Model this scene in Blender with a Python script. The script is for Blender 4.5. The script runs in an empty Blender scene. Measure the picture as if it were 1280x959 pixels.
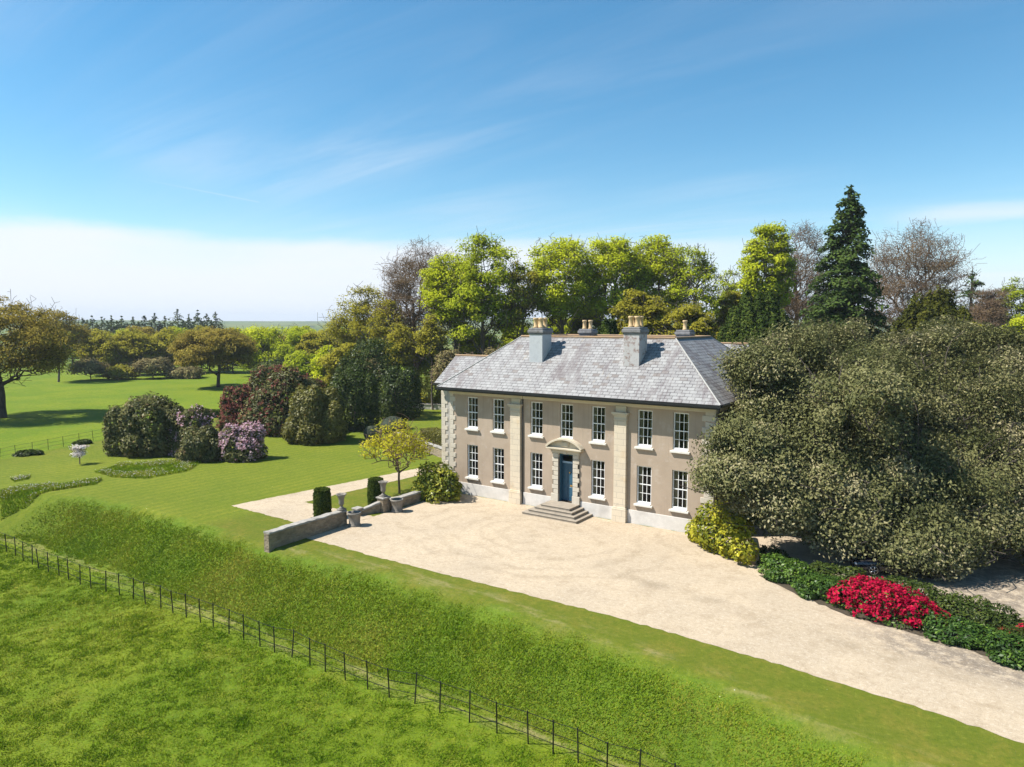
import bpy, bmesh, math, random
import numpy as np
from mathutils import Vector
from mathutils.geometry import tessellate_polygon
SC = bpy.context.scene
COL = SC.collection
R = math.radians

# ------------------------------------------------------------------ camera
F, YAW, PIT = 870.0, R(-34.572), R(4.894)          # focal length in photo pixels, heading, downward pitch
CAM = np.array([23.085, -39.893, 12.582])
cd = bpy.data.cameras.new('camera'); cam = bpy.data.objects.new('camera', cd); COL.objects.link(cam)
cam.location = CAM; cam.rotation_euler = (R(90) - PIT, 0, -YAW)
cd.sensor_width = 36; cd.lens = F / 1280 * 36; cd.clip_start = .5; cd.clip_end = 20000
SC.camera = cam
SUN = np.array([-1.33, -1.0, 2.15]); SUN /= np.linalg.norm(SUN)
EL = math.asin(SUN[2]); AZ = math.atan2(SUN[0], SUN[1])
# ------------------------------------------------------------------ sun, sky, exposure
sl = bpy.data.lights.new('sun', 'SUN'); sl.energy = 4.7; sl.angle = R(.5); sl.color = (1, .955, .87)
sun = bpy.data.objects.new('sun', sl); COL.objects.link(sun)
sun.rotation_euler = Vector(SUN).to_track_quat('Z', 'Y').to_euler(); sun.location = (-60, -40, 90)
SC.view_settings.view_transform = 'Standard'; SC.view_settings.look = 'None'
SC.view_settings.exposure = .96; SC.view_settings.gamma = 1; SC.view_settings.use_curve_mapping = False
W = bpy.data.worlds.new('World'); SC.world = W; W.use_nodes = True

class NT:
    """tiny node-tree writer"""
    def __init__(s, tree): s.t = tree; tree.nodes.clear()
    def n(s, typ, ins=None, **kw):
        nd = s.t.nodes.new(typ)
        for k, v in kw.items(): setattr(nd, k, v)
        for k, v in (ins or {}).items():
            if isinstance(v, bpy.types.NodeSocket): s.t.links.new(v, nd.inputs[k])
            else: nd.inputs[k].default_value = v
        return nd
    def m(s, op, a, b=0., c=0., clamp=False):
        return s.n('ShaderNodeMath', {0: a, 1: b, 2: c}, operation=op, use_clamp=clamp).outputs[0]
    def ss(s, x, lo, hi, a=0., b=1.):
        nd = s.n('ShaderNodeMapRange', {0: x, 1: lo, 2: hi, 3: a, 4: b}, interpolation_type='SMOOTHSTEP'); return nd.outputs[0]
    def mix(s, f, a, b, bt='MIX'):
        nd = s.n('ShaderNodeMix', data_type='RGBA', blend_type=bt, clamp_factor=True)
        for i, v in ((0, f), (6, a), (7, b)):
            if isinstance(v, bpy.types.NodeSocket): s.t.links.new(v, nd.inputs[i])
            else: nd.inputs[i].default_value = v if i == 0 else (tuple(v) + (1,))[:4]
        return nd.outputs[2]
    def noise(s, vec, scale, detail=4., rough=.55, dist=0.):
        return s.n('ShaderNodeTexNoise', {'Vector': vec, 'Scale': scale, 'Detail': detail, 'Roughness': rough, 'Distortion': dist}).outputs[0]
    def ramp(s, f, stops):
        nd = s.n('ShaderNodeValToRGB', {0: f}); e = nd.color_ramp.elements
        while len(e) < len(stops): e.new(.5)
        for el, (p, c) in zip(e, stops): el.position = p; el.color = (tuple(c) + (1,))[:4]
        return nd.outputs[0]
    def mapv(s, vec, sc, loc=(0, 0, 0), rot=(0, 0, 0)):
        return s.n('ShaderNodeMapping', {0: vec, 'Location': loc, 'Rotation': rot, 'Scale': sc}).outputs[0]

nt = NT(W.node_tree)
sky = nt.n('ShaderNodeTexSky', sky_type='NISHITA', sun_disc=False, sun_elevation=EL, sun_rotation=AZ % (2 * math.pi),
           altitude=60., air_density=1.0, dust_density=.15, ozone_density=1.6)
hs = nt.n('ShaderNodeHueSaturation', {'Color': sky.outputs[0], 'Hue': .487, 'Saturation': 1.32, 'Value': .84})
g = nt.n('ShaderNodeTexCoord').outputs['Generated']
sp = nt.n('ShaderNodeSeparateXYZ', {0: g})
dz = nt.m('MAXIMUM', sp.outputs[2], .0)
inv = nt.m('DIVIDE', 1., nt.m('ADD', dz, .10))
pl = nt.n('ShaderNodeVectorMath', {0: g, 3: inv}, operation='SCALE').outputs[0]
# thin high streaks lying across the view
st = nt.mapv(pl, (.13, 1.15, .3), rot=(0, 0, R(-47)))
c1 = nt.noise(st, 1.3, 7., .64, .8)
c1m = nt.noise(nt.mapv(pl, (.3, .3, .3), (3.1, 1.2, 0)), 1.3, 2.)
cir = nt.m('MULTIPLY', nt.ss(c1, .36, .70), nt.ss(c1m, .30, .60))
cir = nt.m('MULTIPLY', cir, nt.ss(sp.outputs[2], .12, .42, .50, .26))
# bright low bank of cirrostratus to the left (west)
az = nt.m('ARCTAN2', sp.outputs[0], sp.outputs[1])            # 0 = +Y, negative to the left
bn = nt.noise(nt.mapv(g, (3., 3., 16.)), 1.0, 5., .6, .3)
edge = nt.m('ADD', .118, nt.m('MULTIPLY', nt.m('SUBTRACT', bn, .5), .05))
bank = nt.ss(nt.m('SUBTRACT', edge, sp.outputs[2]), -.010, .016)
bazi = nt.ss(az, R(-33), R(-2), 1., .12)
hz = nt.ss(sp.outputs[2], -.01, .05, .48, 1.)
bank = nt.m('MULTIPLY', nt.m('MULTIPLY', bank, bazi), nt.m('MULTIPLY', hz, nt.ss(bn, .2, .62, .7, 1.)))
# separate small streak to the right
r1 = nt.ss(nt.m('ABSOLUTE', nt.m('SUBTRACT', sp.outputs[2], nt.m('ADD', .128, nt.m('MULTIPLY', nt.m('SUBTRACT', bn, .5), .05)))), .0, .022, 1., 0.)
r1 = nt.m('MULTIPLY', nt.m('MULTIPLY', r1, nt.ss(az, R(-9), R(-2))), .65)
# an old thin vapour trail low in the west
v1, v2 = [np.array(v) for v in ((-.9027, .3879, .1862), (-.8002, .5783, .1590))]
tn_ = np.cross(v1, v2); tn_ /= np.linalg.norm(tn_)
td = nt.m('ABSOLUTE', nt.n('ShaderNodeVectorMath', {0: g, 1: tuple(tn_)}, operation='DOT_PRODUCT').outputs['Value'])
trail = nt.m('MULTIPLY', nt.ss(td, .0002, .0017, 1., 0.), nt.m('MULTIPLY', nt.ss(az, R(-67), R(-55.5), 0., .27), nt.ss(az, R(-54.3), R(-54), 1., 0.)))
ca = nt.m('MAXIMUM', nt.m('MAXIMUM', nt.m('MAXIMUM', cir, bank), r1), trail, clamp=True)
lowsky = nt.mix(nt.ss(sp.outputs[2], .0, .13, .8, 0.), hs.outputs[0], (3.6, 4.3, 5.2))
skyc = nt.mix(nt.m('MULTIPLY', ca, .9), lowsky, (5.0, 5.15, 5.5))
bg = nt.n('ShaderNodeBackground', {'Color': skyc, 'Strength': .100})
nt.n('ShaderNodeOutputWorld', {0: bg.outputs[0]})

# ------------------------------------------------------------------ photo geometry helpers (ground contact points -> metres)
_fw = np.array([math.sin(YAW) * math.cos(PIT), math.cos(YAW) * math.cos(PIT), -math.sin(PIT)])
_r = np.array([math.cos(YAW), -math.sin(YAW), 0.]); _u = np.cross(_r, _fw)
def ray(x, y): return _fw + _r * (x - 640) / F - _u * (y - 479.5) / F
def spot(x, y, z=0.):
    d = ray(x, y); p = CAM + d * ((z - CAM[2]) / d[2]); return float(p[0]), float(p[1])
def far(x, y, depth):                                           # point seen at (x, y) at a given depth
    return CAM + ray(x, y) * depth
def srgb(r, g, b):
    return tuple(((c / 255) / 12.92 if c <= 10 else ((c / 255 + .055) / 1.055) ** 2.4) for c in (r, g, b))

def tag(o, label=None, cat=None, group=None, kind=None):
    if label: o['label'] = label
    if cat: o['category'] = cat
    if group: o['group'] = group
    if kind: o['kind'] = kind
    return o
def thing(name, label, cat, loc=(0, 0, 0), rz=0., group=None):
    o = bpy.data.objects.new(name, None); COL.objects.link(o); o.empty_display_size = .3
    o.location = loc; o.rotation_euler = (0, 0, rz)
    return tag(o, label, cat, group)
def link(name, me, parent=None, loc=None):
    o = bpy.data.objects.new(name, me); COL.objects.link(o)
    if parent is not None: o.parent = parent
    if loc is not None: o.location = loc
    return o
def mesh_np(name, V, Q, mats, tint=None, smooth=False, midx=None):
    """mesh from arrays; Q is (n, k) polygons of one size"""
    V = np.asarray(V, np.float32); Q = np.asarray(Q, np.int32); k = Q.shape[1]
    me = bpy.data.meshes.new(name)
    me.vertices.add(len(V)); me.vertices.foreach_set('co', V.ravel())
    me.loops.add(Q.size); me.loops.foreach_set('vertex_index', Q.ravel())
    me.polygons.add(len(Q))
    me.polygons.foreach_set('loop_start', np.arange(0, Q.size, k, dtype=np.int32))
    me.polygons.foreach_set('loop_total', np.full(len(Q), k, np.int32))
    if midx is not None: me.polygons.foreach_set('material_index', np.asarray(midx, np.int32))
    if smooth: me.polygons.foreach_set('use_smooth', np.ones(len(Q), bool))
    me.update(calc_edges=True)
    if tint is not None:
        a = me.attributes.new('tint', 'FLOAT', 'POINT'); a.data.foreach_set('value', np.asarray(tint, np.float32))
    for m in (mats if isinstance(mats, (list, tuple)) else [mats]): me.materials.append(m)
    return me

class MB:
    """collects shapes for ONE mesh object"""
    def __init__(s): s.v = []; s.f = []; s.uv = {}
    def add(s, vs, fs):
        o = len(s.v); s.v += [tuple(map(float, p)) for p in vs]; s.f += [tuple(i + o for i in f) for f in fs]; return s
    def box(s, x0, x1, y0, y1, z0, z1):
        vs = [(x, y, z) for z in (z0, z1) for y in (y0, y1) for x in (x0, x1)]
        return s.add(vs, [(0, 2, 3, 1), (4, 5, 7, 6), (0, 1, 5, 4), (2, 6, 7, 3), (0, 4, 6, 2), (1, 3, 7, 5)])
    def quad(s, *p): return s.add(p, [tuple(range(len(p)))])
    def tube(s, pts, rad, n=8, cap=True):
        pts = [Vector(p) for p in pts]; rs = rad if isinstance(rad, (list, tuple)) else [rad] * len(pts); vs = []; fs = []
        for i, p in enumerate(pts):
            d = (pts[min(i + 1, len(pts) - 1)] - pts[max(i - 1, 0)]).normalized()
            a = d.orthogonal().normalized() if i == 0 else (a - d * a.dot(d)).normalized()
            b = d.cross(a)
            vs += [p + (a * math.cos(t) + b * math.sin(t)) * rs[i] for t in [2 * math.pi * j / n for j in range(n)]]
        for i in range(len(pts) - 1):
            for j in range(n): fs.append((i * n + j, i * n + (j + 1) % n, (i + 1) * n + (j + 1) % n, (i + 1) * n + j))
        if cap: fs += [tuple(range(n - 1, -1, -1)), tuple(range((len(pts) - 1) * n, len(pts) * n))]
        return s.add(vs, fs)
    def lathe(s, prof, c=(0, 0, 0), n=16, wob=None):
        vs = []; fs = []
        for i, (r, z) in enumerate(prof):
            for j in range(n):
                t = 2 * math.pi * j / n; q = r * (1 if wob is None else wob(i, j)); vs.append((c[0] + q * math.cos(t), c[1] + q * math.sin(t), c[2] + z))
        for i in range(len(prof) - 1):
            for j in range(n): fs.append((i * n + j, i * n + (j + 1) % n, (i + 1) * n + (j + 1) % n, (i + 1) * n + j))
        fs += [tuple(range(n - 1, -1, -1)), tuple(range((len(prof) - 1) * n, len(prof) * n))]
        return s.add(vs, fs)
    def build(s, name, mat, parent=None, smooth=False, loc=None, bevel=0.):
        me = bpy.data.meshes.new(name); me.from_pydata(s.v, [], s.f); me.materials.append(mat)
        if smooth: me.polygons.foreach_set('use_smooth', np.ones(len(me.polygons), bool))
        if bevel:
            bm = bmesh.new(); bm.from_mesh(me)
            bmesh.ops.bevel(bm, geom=[e for e in bm.edges if len(e.link_faces) == 2 and e.calc_face_angle(0) > .5], offset=bevel, segments=1, affect='EDGES')
            bm.to_mesh(me); bm.free()
        return link(name, me, parent, loc)

# ------------------------------------------------------------------ materials
def mat(name, build):
    m = bpy.data.materials.new(name); m.use_nodes = True; t = NT(m.node_tree); sh = build(t)
    t.n('ShaderNodeOutputMaterial', {0: sh}); return m
def pbsdf(t, col, rough=.8, bump=None, bstr=.3, bdist=.02, metal=0., spec=.3, **kw):
    ins = {'Roughness': rough, 'Metallic': metal, 'Specular IOR Level': spec}
    if isinstance(col, bpy.types.NodeSocket): ins['Base Color'] = col
    else: ins['Base Color'] = (tuple(col) + (1,))[:4]
    if bump is not None: ins['Normal'] = t.n('ShaderNodeBump', {'Height': bump, 'Strength': bstr, 'Distance': bdist}).outputs[0]
    ins.update(kw)
    return t.n('ShaderNodeBsdfPrincipled', ins).outputs[0]
def obj(t): return t.n('ShaderNodeTexCoord').outputs['Object']
def wpos(t): return t.n('ShaderNodeNewGeometry').outputs['Position']

def stone_mat(name, c1, c2, stain=(.12, .11, .09), amt=.35, scale=2.5, brick=None, bs=.3):
    def b(t):
        p = wpos(t); a = t.noise(p, scale, 6, .65); bnz = t.noise(p, scale * .35, 4, .6); fine = t.noise(p, scale * 14, 3, .6)
        c = t.mix(t.ss(a, .3, .7), c1, c2)
        c = t.mix(t.m('MULTIPLY', t.ss(bnz, .52, .75), amt), c, stain)
        c = t.mix(t.ss(fine, .35, .75, 0., .35), c, tuple(x * .72 for x in c1))
        return pbsdf(t, c, .88, t.m('ADD', fine, a), bs, .03)
    return mat(name, b)
def plain(name, col, rough=.5, metal=0., spec=.4, var=.15, scale=6.):
    def b(t):
        nz = t.noise(wpos(t), scale, 4, .6)
        c = t.mix(t.ss(nz, .35, .7), col, tuple(x * (1 - var) for x in col))
        return pbsdf(t, c, rough, metal=metal, spec=spec)
    return mat(name, b)

def stucco(t):
    p = wpos(t); a = t.noise(p, .55, 6, .62); b2 = t.noise(t.mapv(p, (2.2, 2.2, .35)), 1.0, 5, .6); f2 = t.noise(p, 22, 3, .6)
    c = t.mix(t.ss(a, .35, .68), (.335, .262, .196), (.385, .305, .232))
    c = t.mix(t.ss(b2, .55, .8, 0., .38), c, (.24, .19, .15))
    c = t.mix(t.ss(t.noise(t.mapv(p, (1, 1, 1), (7, 3, 1)), 1.1, 5, .7), .55, .70, 0., .55), c, (.44, .37, .31))
    zz = t.n('ShaderNodeSeparateXYZ', {0: p}).outputs[2]; run = t.noise(t.mapv(p, (3.2, 3.2, .12)), 1.6, 5, .7)
    c = t.mix(t.m('MULTIPLY', t.ss(run, .5, .7), t.m('MAXIMUM', t.ss(zz, 1.0, 2.4, .6, 0.), t.ss(zz, 4.1, 4.9, .0, .35))), c, (.20, .165, .13))
    return pbsdf(t, c, .92, f2, .25, .01)
M_STUCCO = mat('stucco', stucco)
M_PLINTH = stone_mat('plinth_render', (.62, .585, .545), (.53, .50, .46), (.33, .30, .27), .5, 1.6)
def ashlar(t):
    p = wpos(t); q = t.n('ShaderNodeCombineXYZ', {0: t.n('ShaderNodeSeparateXYZ', {0: p}).outputs[0], 1: t.n('ShaderNodeSeparateXYZ', {0: p}).outputs[2]}).outputs[0]
    br = t.n('ShaderNodeTexBrick', {'Vector': q, 'Scale': 1., 'Mortar Size': .012, 'Mortar Smooth': .2, 'Bias': -.2, 'Brick Width': .85, 'Row Height': .38,
             'Color1': (.60, .51, .385, 1), 'Color2': (.53, .455, .35, 1), 'Mortar': (.40, .34, .27, 1)})
    a = t.noise(p, 1.3, 6, .65); c = t.mix(t.ss(a, .55, .75, 0., .45), br.outputs[0], (.52, .37, .2)); c = t.mix(t.ss(t.noise(p, 3., 5, .7), .5, .8, 0., .5), c, (.33, .29, .24))
    return pbsdf(t, c, .9, t.m('ADD', t.noise(p, 25, 3), t.m('MULTIPLY', br.outputs[1], -1.5)), .3, .012)
M_ASHLAR = mat('ashlar_stone', ashlar)
M_QUOIN = stone_mat('quoin_stone', (.56, .50, .41), (.48, .43, .355), (.38, .28, .17), .4, 2.)
M_CREAM = stone_mat('cream_cornice', (.56, .49, .375), (.49, .43, .33), (.3, .26, .2), .35, 1.5, bs=.1)
M_WHITE = plain('white_paint', (.78, .78, .77), .45, var=.08)
M_BLACK = plain('black_iron', (.012, .012, .013), .45)
M_STEP = stone_mat('step_stone', (.33, .28, .22), (.25, .215, .17), (.13, .115, .09), .5, 3.)
M_BLUE = plain('blue_paint', (.026, .092, .150), .38, var=.12)
M_BRASS = plain('brass', (.65, .42, .13), .3, metal=1.)
M_CURT = plain('curtain_cloth', (.60, .52, .34), .9, var=.3, scale=12)
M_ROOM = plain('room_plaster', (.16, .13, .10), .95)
def glass(t):
    fr = t.n('ShaderNodeFresnel', {0: 1.5}).outputs[0]
    g1 = t.n('ShaderNodeBsdfGlossy', {'Color': (1, 1, 1, 1), 'Roughness': .01}).outputs[0]; tr = t.n('ShaderNodeBsdfTransparent', {0: (.62, .66, .66, 1)}).outputs[0]
    return t.n('ShaderNodeMixShader', {0: t.m('ADD', t.m('MULTIPLY', fr, .45), .0), 1: tr, 2: g1}).outputs[0]
M_GLASS = mat('window_glass', glass)
def slate(t):
    uv = t.n('ShaderNodeTexCoord').outputs['UV']
    br = t.n('ShaderNodeTexBrick', {'Vector': uv, 'Scale': 1., 'Mortar Size': .022, 'Mortar Smooth': .3, 'Bias': 0., 'Brick Width': .46, 'Row Height': .27,
             'Color1': (.265, .26, .258, 1), 'Color2': (.185, .176, .178, 1), 'Mortar': (.045, .04, .04, 1)})
    vor = t.n('ShaderNodeTexWhiteNoise', {0: t.n('ShaderNodeVectorMath', {0: t.mapv(uv, (2.174, 3.704, 1))}, operation='FLOOR').outputs[0]}).outputs[0]
    c = br.outputs[0]
    sm = t.noise(t.mapv(uv, (.62, .12, 1), rot=(0, 0, R(7))), 1.7, 7, .72, .5)
    c = t.mix(t.ss(sm, .50, .60, 0., .68), c, (.105, .082, .085))
    c = t.mix(t.ss(t.noise(t.mapv(uv, (1., .4, 1)), 1.1, 6, .75), .40, .70, 0., .55), c, (.325, .322, .312))
    c = t.mix(t.ss(t.noise(t.mapv(uv, (1.2, .35, 1), (4, 9, 0)), 1.3, 5, .7), .62, .74, 0., .6), c, (.30, .215, .10))
    c = t.mix(t.ss(t.noise(uv, 9., 3, .7), .52, .75, 0., .5), c, (.31, .30, .275))
    c = t.mix(t.ss(vor, .90, .97, 0., .6), c, (.12, .09, .075))
    sv = t.n('ShaderNodeSeparateXYZ', {0: uv}).outputs[1]
    lap = t.m('FRACT', t.m('DIVIDE', sv, .27))
    return pbsdf(t, c, .62, t.m('ADD', t.m('MULTIPLY', lap, -1.), t.m('MULTIPLY', br.outputs[1], -.6)), .55, .02, spec=.35)
M_SLATE = mat('slate', slate)
M_RIDGE = stone_mat('ridge_tile', (.34, .22, .12), (.26, .18, .12), (.2, .19, .17), .6, 2.5)
M_LEAD = plain('lead', (.16, .165, .17), .6)
def chim(c1, c2, st, sa):
    return lambda t: (lambda p: pbsdf(t, t.mix(t.ss(t.noise(p, 2.6, 6, .75), .5, .6, 0., sa), t.mix(t.noise(p, 1.2, 4), c1, c2), st), .9, t.noise(p, 12, 4), .3, .03))(wpos(t))
M_CH1 = mat('chimney_render', chim((.37, .39, .42), (.44, .45, .46), (.30, .31, .33), .35))
M_CH2 = mat('weathered_chimney_render', chim((.46, .44, .43), (.38, .36, .36), (.22, .15, .13), .85))
M_CAP = stone_mat('chimney_cap_stone', (.24, .235, .24), (.15, .145, .145), (.06, .055, .05), .6, 4.)
M_POT = stone_mat('clay_pot', (.58, .42, .23), (.47, .33, .18), (.25, .17, .1), .4, 5.)
M_RUBBLE_B = None
def rubble(t):
    p = wpos(t); vo = t.n('ShaderNodeTexVoronoi', {'Vector': t.mapv(p, (1, 1, 1.9)), 'Scale': 4.2}); 
    c = t.mix(.55, t.ramp(t.n('ShaderNodeSeparateColor', {0: vo.outputs['Color']}).outputs[0], [(0, (.17, .13, .09)), (.5, (.26, .21, .15)), (1, (.36, .29, .2))]), (.24, .19, .13))
    n2 = t.noise(p, 2.2, 6, .7); c = t.mix(t.ss(n2, .55, .75, 0., .35), c, (.36, .32, .27)); c = t.mix(t.ss(t.noise(p, 1.1, 5), .5, .7, 0., .5), c, (.10, .085, .05))
    return pbsdf(t, c, .95, t.m('ADD', t.m('MULTIPLY', vo.outputs[0], -1.2), t.noise(p, 18, 3)), .7, .05)
M_RUBBLE = mat('rubble_stone', rubble)
M_COPING = stone_mat('coping_stone', (.36, .335, .30), (.26, .24, .21), (.13, .115, .09), .6, 4.)
M_URN = stone_mat('urn_stone', (.25, .225, .19), (.18, .16, .135), (.09, .08, .06), .6, 6.)

def leaf_mat(name, stops, trans=.35, gloss=.0, rough=.4, objvar=.0, upn=0.):
    def b(t):
        kn = {}
        if upn:
            gN = t.n('ShaderNodeNewGeometry').outputs['Normal']
            kn = {'Normal': t.n('ShaderNodeVectorMath', {0: t.n('ShaderNodeVectorMath', {0: gN, 1: (0, 0, upn)}, operation='ADD').outputs[0]}, operation='NORMALIZE').outputs[0]}
        f = t.n('ShaderNodeAttribute', attribute_name='tint').outputs['Fac']
        c = t.ramp(f, stops)
        if objvar:
            rnd = t.n('ShaderNodeObjectInfo').outputs['Random']
            c = t.n('ShaderNodeHueSaturation', {'Color': c, 'Hue': t.m('ADD', .5, t.m('MULTIPLY', t.m('SUBTRACT', rnd, .5), objvar * .12)), 'Value': t.m('ADD', 1., t.m('MULTIPLY', t.m('SUBTRACT', rnd, .5), objvar))}).outputs[0]
        d = t.n('ShaderNodeBsdfDiffuse', {0: c, **kn}).outputs[0]; tr = t.n('ShaderNodeBsdfTranslucent', {0: c}).outputs[0]
        s = t.n('ShaderNodeMixShader', {0: trans, 1: d, 2: tr}).outputs[0]
        if gloss:
            g2 = t.n('ShaderNodeBsdfGlossy', {0: (1, 1, 1, 1), 'Roughness': rough}).outputs[0]
            s = t.n('ShaderNodeMixShader', {0: gloss, 1: s, 2: g2}).outputs[0]
        return s
    return mat(name, b)
def bark_mat(name, c1, c2):
    def b(t):
        p = wpos(t); a = t.noise(t.mapv(p, (3, 3, .8)), 2., 5, .7)
        return pbsdf(t, t.mix(t.ss(a, .35, .65), c1, c2), .95, a, .5, .05)
    return mat(name, b)
M_BARK = bark_mat('grey_bark', (.085, .07, .055), (.15, .125, .10))
M_BARKD = bark_mat('dark_bark', (.045, .036, .028), (.08, .065, .05))
M_BARKB = bark_mat('brown_bark', (.13, .085, .06), (.20, .14, .10))
L_LIME = leaf_mat('beech_leaf', [(0, (.24, .28, .014)), (.5, (.46, .51, .026)), (1, (.62, .64, .05))], .5, upn=1.1)
L_GREEN = leaf_mat('green_leaf', [(0, (.18, .22, .014)), (.5, (.34, .40, .024)), (1, (.50, .54, .045))], .5, upn=1.1)
L_OLIVE = leaf_mat('olive_oak_leaf', [(0, (.19, .175, .02)), (.5, (.33, .30, .035)), (1, (.45, .41, .06))], .5, upn=1.)
L_BRONZE = leaf_mat('bronze_oak_leaf', [(0, (.18, .145, .03)), (.5, (.32, .25, .05)), (1, (.44, .36, .08))], .5, upn=1.)
L_BUD = leaf_mat('brown_bud', [(0, (.105, .068, .042)), (.5, (.18, .122, .072)), (1, (.26, .185, .10))], .3)
L_HOLM = leaf_mat('holm_oak_leaf', [(0, (.050, .058, .020)), (.4, (.125, .130, .048)), (.78, (.21, .20, .085)), (1, (.33, .29, .16))], .25, .006, .45, upn=.5)
L_DARK = leaf_mat('dark_evergreen_leaf', [(0, (.018, .032, .008)), (.5, (.050, .074, .015)), (1, (.115, .135, .026))], .2, .01, .4)
L_YEW = leaf_mat('yew_leaf', [(0, (.022, .040, .009)), (.5, (.055, .082, .016)), (1, (.12, .14, .025))], .2)
L_CONE = leaf_mat('conifer_needle', [(0, (.020, .040, .013)), (.5, (.055, .090, .024)), (1, (.11, .155, .036))], .2)
L_RHOD = leaf_mat('rhododendron_leaf', [(0, (.048, .056, .018)), (.5, (.115, .118, .036)), (.85, (.19, .17, .058)), (1, (.27, .175, .09))], .2, .012, .45)
L_RHOL = leaf_mat('olive_shrub_leaf', [(0, (.075, .075, .014)), (.5, (.16, .15, .026)), (1, (.25, .225, .045))], .3, .02, .5)
L_PINK = leaf_mat('pink_flower', [(0, (.40, .20, .25)), (.5, (.56, .36, .42)), (1, (.70, .56, .58))], .35)
L_RED = leaf_mat('dusky_red_flower', [(0, (.14, .04, .04)), (.5, (.22, .075, .06)), (1, (.28, .15, .10))], .3)
L_CRIM = leaf_mat('crimson_flower', [(0, (.16, .004, .02)), (.5, (.45, .009, .05)), (1, (.70, .035, .08))], .4)
L_GOLD = leaf_mat('golden_shrub_leaf', [(0, (.07, .10, .012)), (.4, (.22, .23, .02)), (.75, (.46, .42, .03)), (1, (.62, .55, .07))], .35, .008, .4)
L_SPOT = leaf_mat('spotted_shrub_leaf', [(0, (.05, .075, .010)), (.45, (.15, .18, .018)), (.8, (.32, .31, .03)), (1, (.48, .43, .06))], .3, .012, .35)
L_ACER = leaf_mat('young_yellow_leaf', [(0, (.30, .28, .02)), (.5, (.50, .46, .035)), (1, (.64, .57, .06))], .45)
L_BED = leaf_mat('bed_shrub_leaf', [(0, (.018, .045, .010)), (.5, (.055, .11, .018)), (1, (.16, .25, .035))], .3, .012, .4)
L_WHITE = leaf_mat('white_blossom', [(0, (.55, .45, .42)), (1, (.82, .78, .76))], .35)
L_GREY = leaf_mat('grey_topiary_leaf', [(0, (.07, .085, .06)), (1, (.16, .18, .13))], .2)
L_SCRUB = leaf_mat('scrub_twig', [(0, (.15, .12, .06)), (.5, (.24, .20, .09)), (1, (.33, .29, .12))], .3)
# ------------------------------------------------------------------ terrain
CREST = np.array([(-400, -40), (-90, -24), (-60, -25), (-40, -21.2), (-35, -18.6), (-31, -16.6), (-27, -15.7), (-18, -15.5), (-9.6, -16.0), (-6, -15.6), (-2, -15.2), (3.6, -15.2), (11, -15.75), (15, -16.2), (18.6, -17.0), (24, -18.2), (40, -22), (400, -60)], float)
TOE = np.array([(-400, -70), (-90, -36), (-60, -31), (-40, -25.8), (-35, -22.6), (-31, -20.2), (-22, -19.5), (-12, -19.6), (-2.5, -19.4), (3.5, -19.15), (10.5, -18.8), (16, -18.7), (19, -19.3), (24, -20.8), (40, -25), (400, -66)], float)
def sstep(t): t = np.clip(t, 0, 1); return t * t * (3 - 2 * t)
def vnoise(x, y, s, seed):
    rs = np.random.RandomState(seed); G = rs.rand(64, 64); x = np.asarray(x, float) / s; y = np.asarray(y, float) / s
    xi = np.floor(x).astype(int); yi = np.floor(y).astype(int); u = sstep(x - xi); v = sstep(y - yi)
    g2 = lambda a, b: G[a % 64, b % 64]
    return (g2(xi, yi) * (1 - u) + g2(xi + 1, yi) * u) * (1 - v) + (g2(xi, yi + 1) * (1 - u) + g2(xi + 1, yi + 1) * u) * v - .5
def zones(x, y):
    yc = np.interp(x, CREST[:, 0], CREST[:, 1]); yt = np.interp(x, TOE[:, 0], TOE[:, 1])
    t = (yc - y) / (yc - yt); return yc, yt, t
def hgt(x, y):
    x = np.asarray(x, float); y = np.asarray(y, float); yc, yt, t = zones(x, y)
    drop = np.interp(x, [-120, -70, -50, -36, -26], [.2, .5, 1.0, 1.9, 2.5])
    prof = .45 * sstep(t) + .55 * np.clip(t, 0, 1)
    z = -drop * prof - np.where(t > 1, np.minimum((yt - y) * .012, .6), 0)
    rough = np.clip((t + .15) * 2, 0, 1)
    z = z + rough * (vnoise(x, y, 2.6, 1) * .13 + vnoise(x, y, .9, 2) * .07) + sstep((-24 - x) / 12) * vnoise(x, y, 9, 3) * .25
    D = np.hypot(x - CAM[0], y - CAM[1])
    z = z - 3.5 * sstep((D - 230) / 250)                                                        # shallow valley past the far wood
    z = z + sstep((D - 1100) / 1900) * (30 + 26 * vnoise(x, y, 900, 5) + 14 * vnoise(x, y, 380, 6))   # low hills on the skyline
    return z
def axis(a, b, step, lo, hi, n):
    c = np.arange(a, b, step); gl = a - np.geomspace(step, a - lo, n)[::-1]; gh = b + np.geomspace(step, hi - b, n) - step
    return np.unique(np.concatenate([gl, c, gh]))
gx = axis(-72, 44, .45, -5200, 5200, 62); gy = axis(-36, 34, .4, -5200, 5200, 62)
X, Y = np.meshgrid(gx, gy); Z = hgt(X, Y); nx, ny = len(gx), len(gy)
idx = np.arange(nx * ny).reshape(ny, nx)
Q = np.stack([idx[:-1, :-1], idx[:-1, 1:], idx[1:, 1:], idx[1:, :-1]], -1).reshape(-1, 4)
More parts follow.
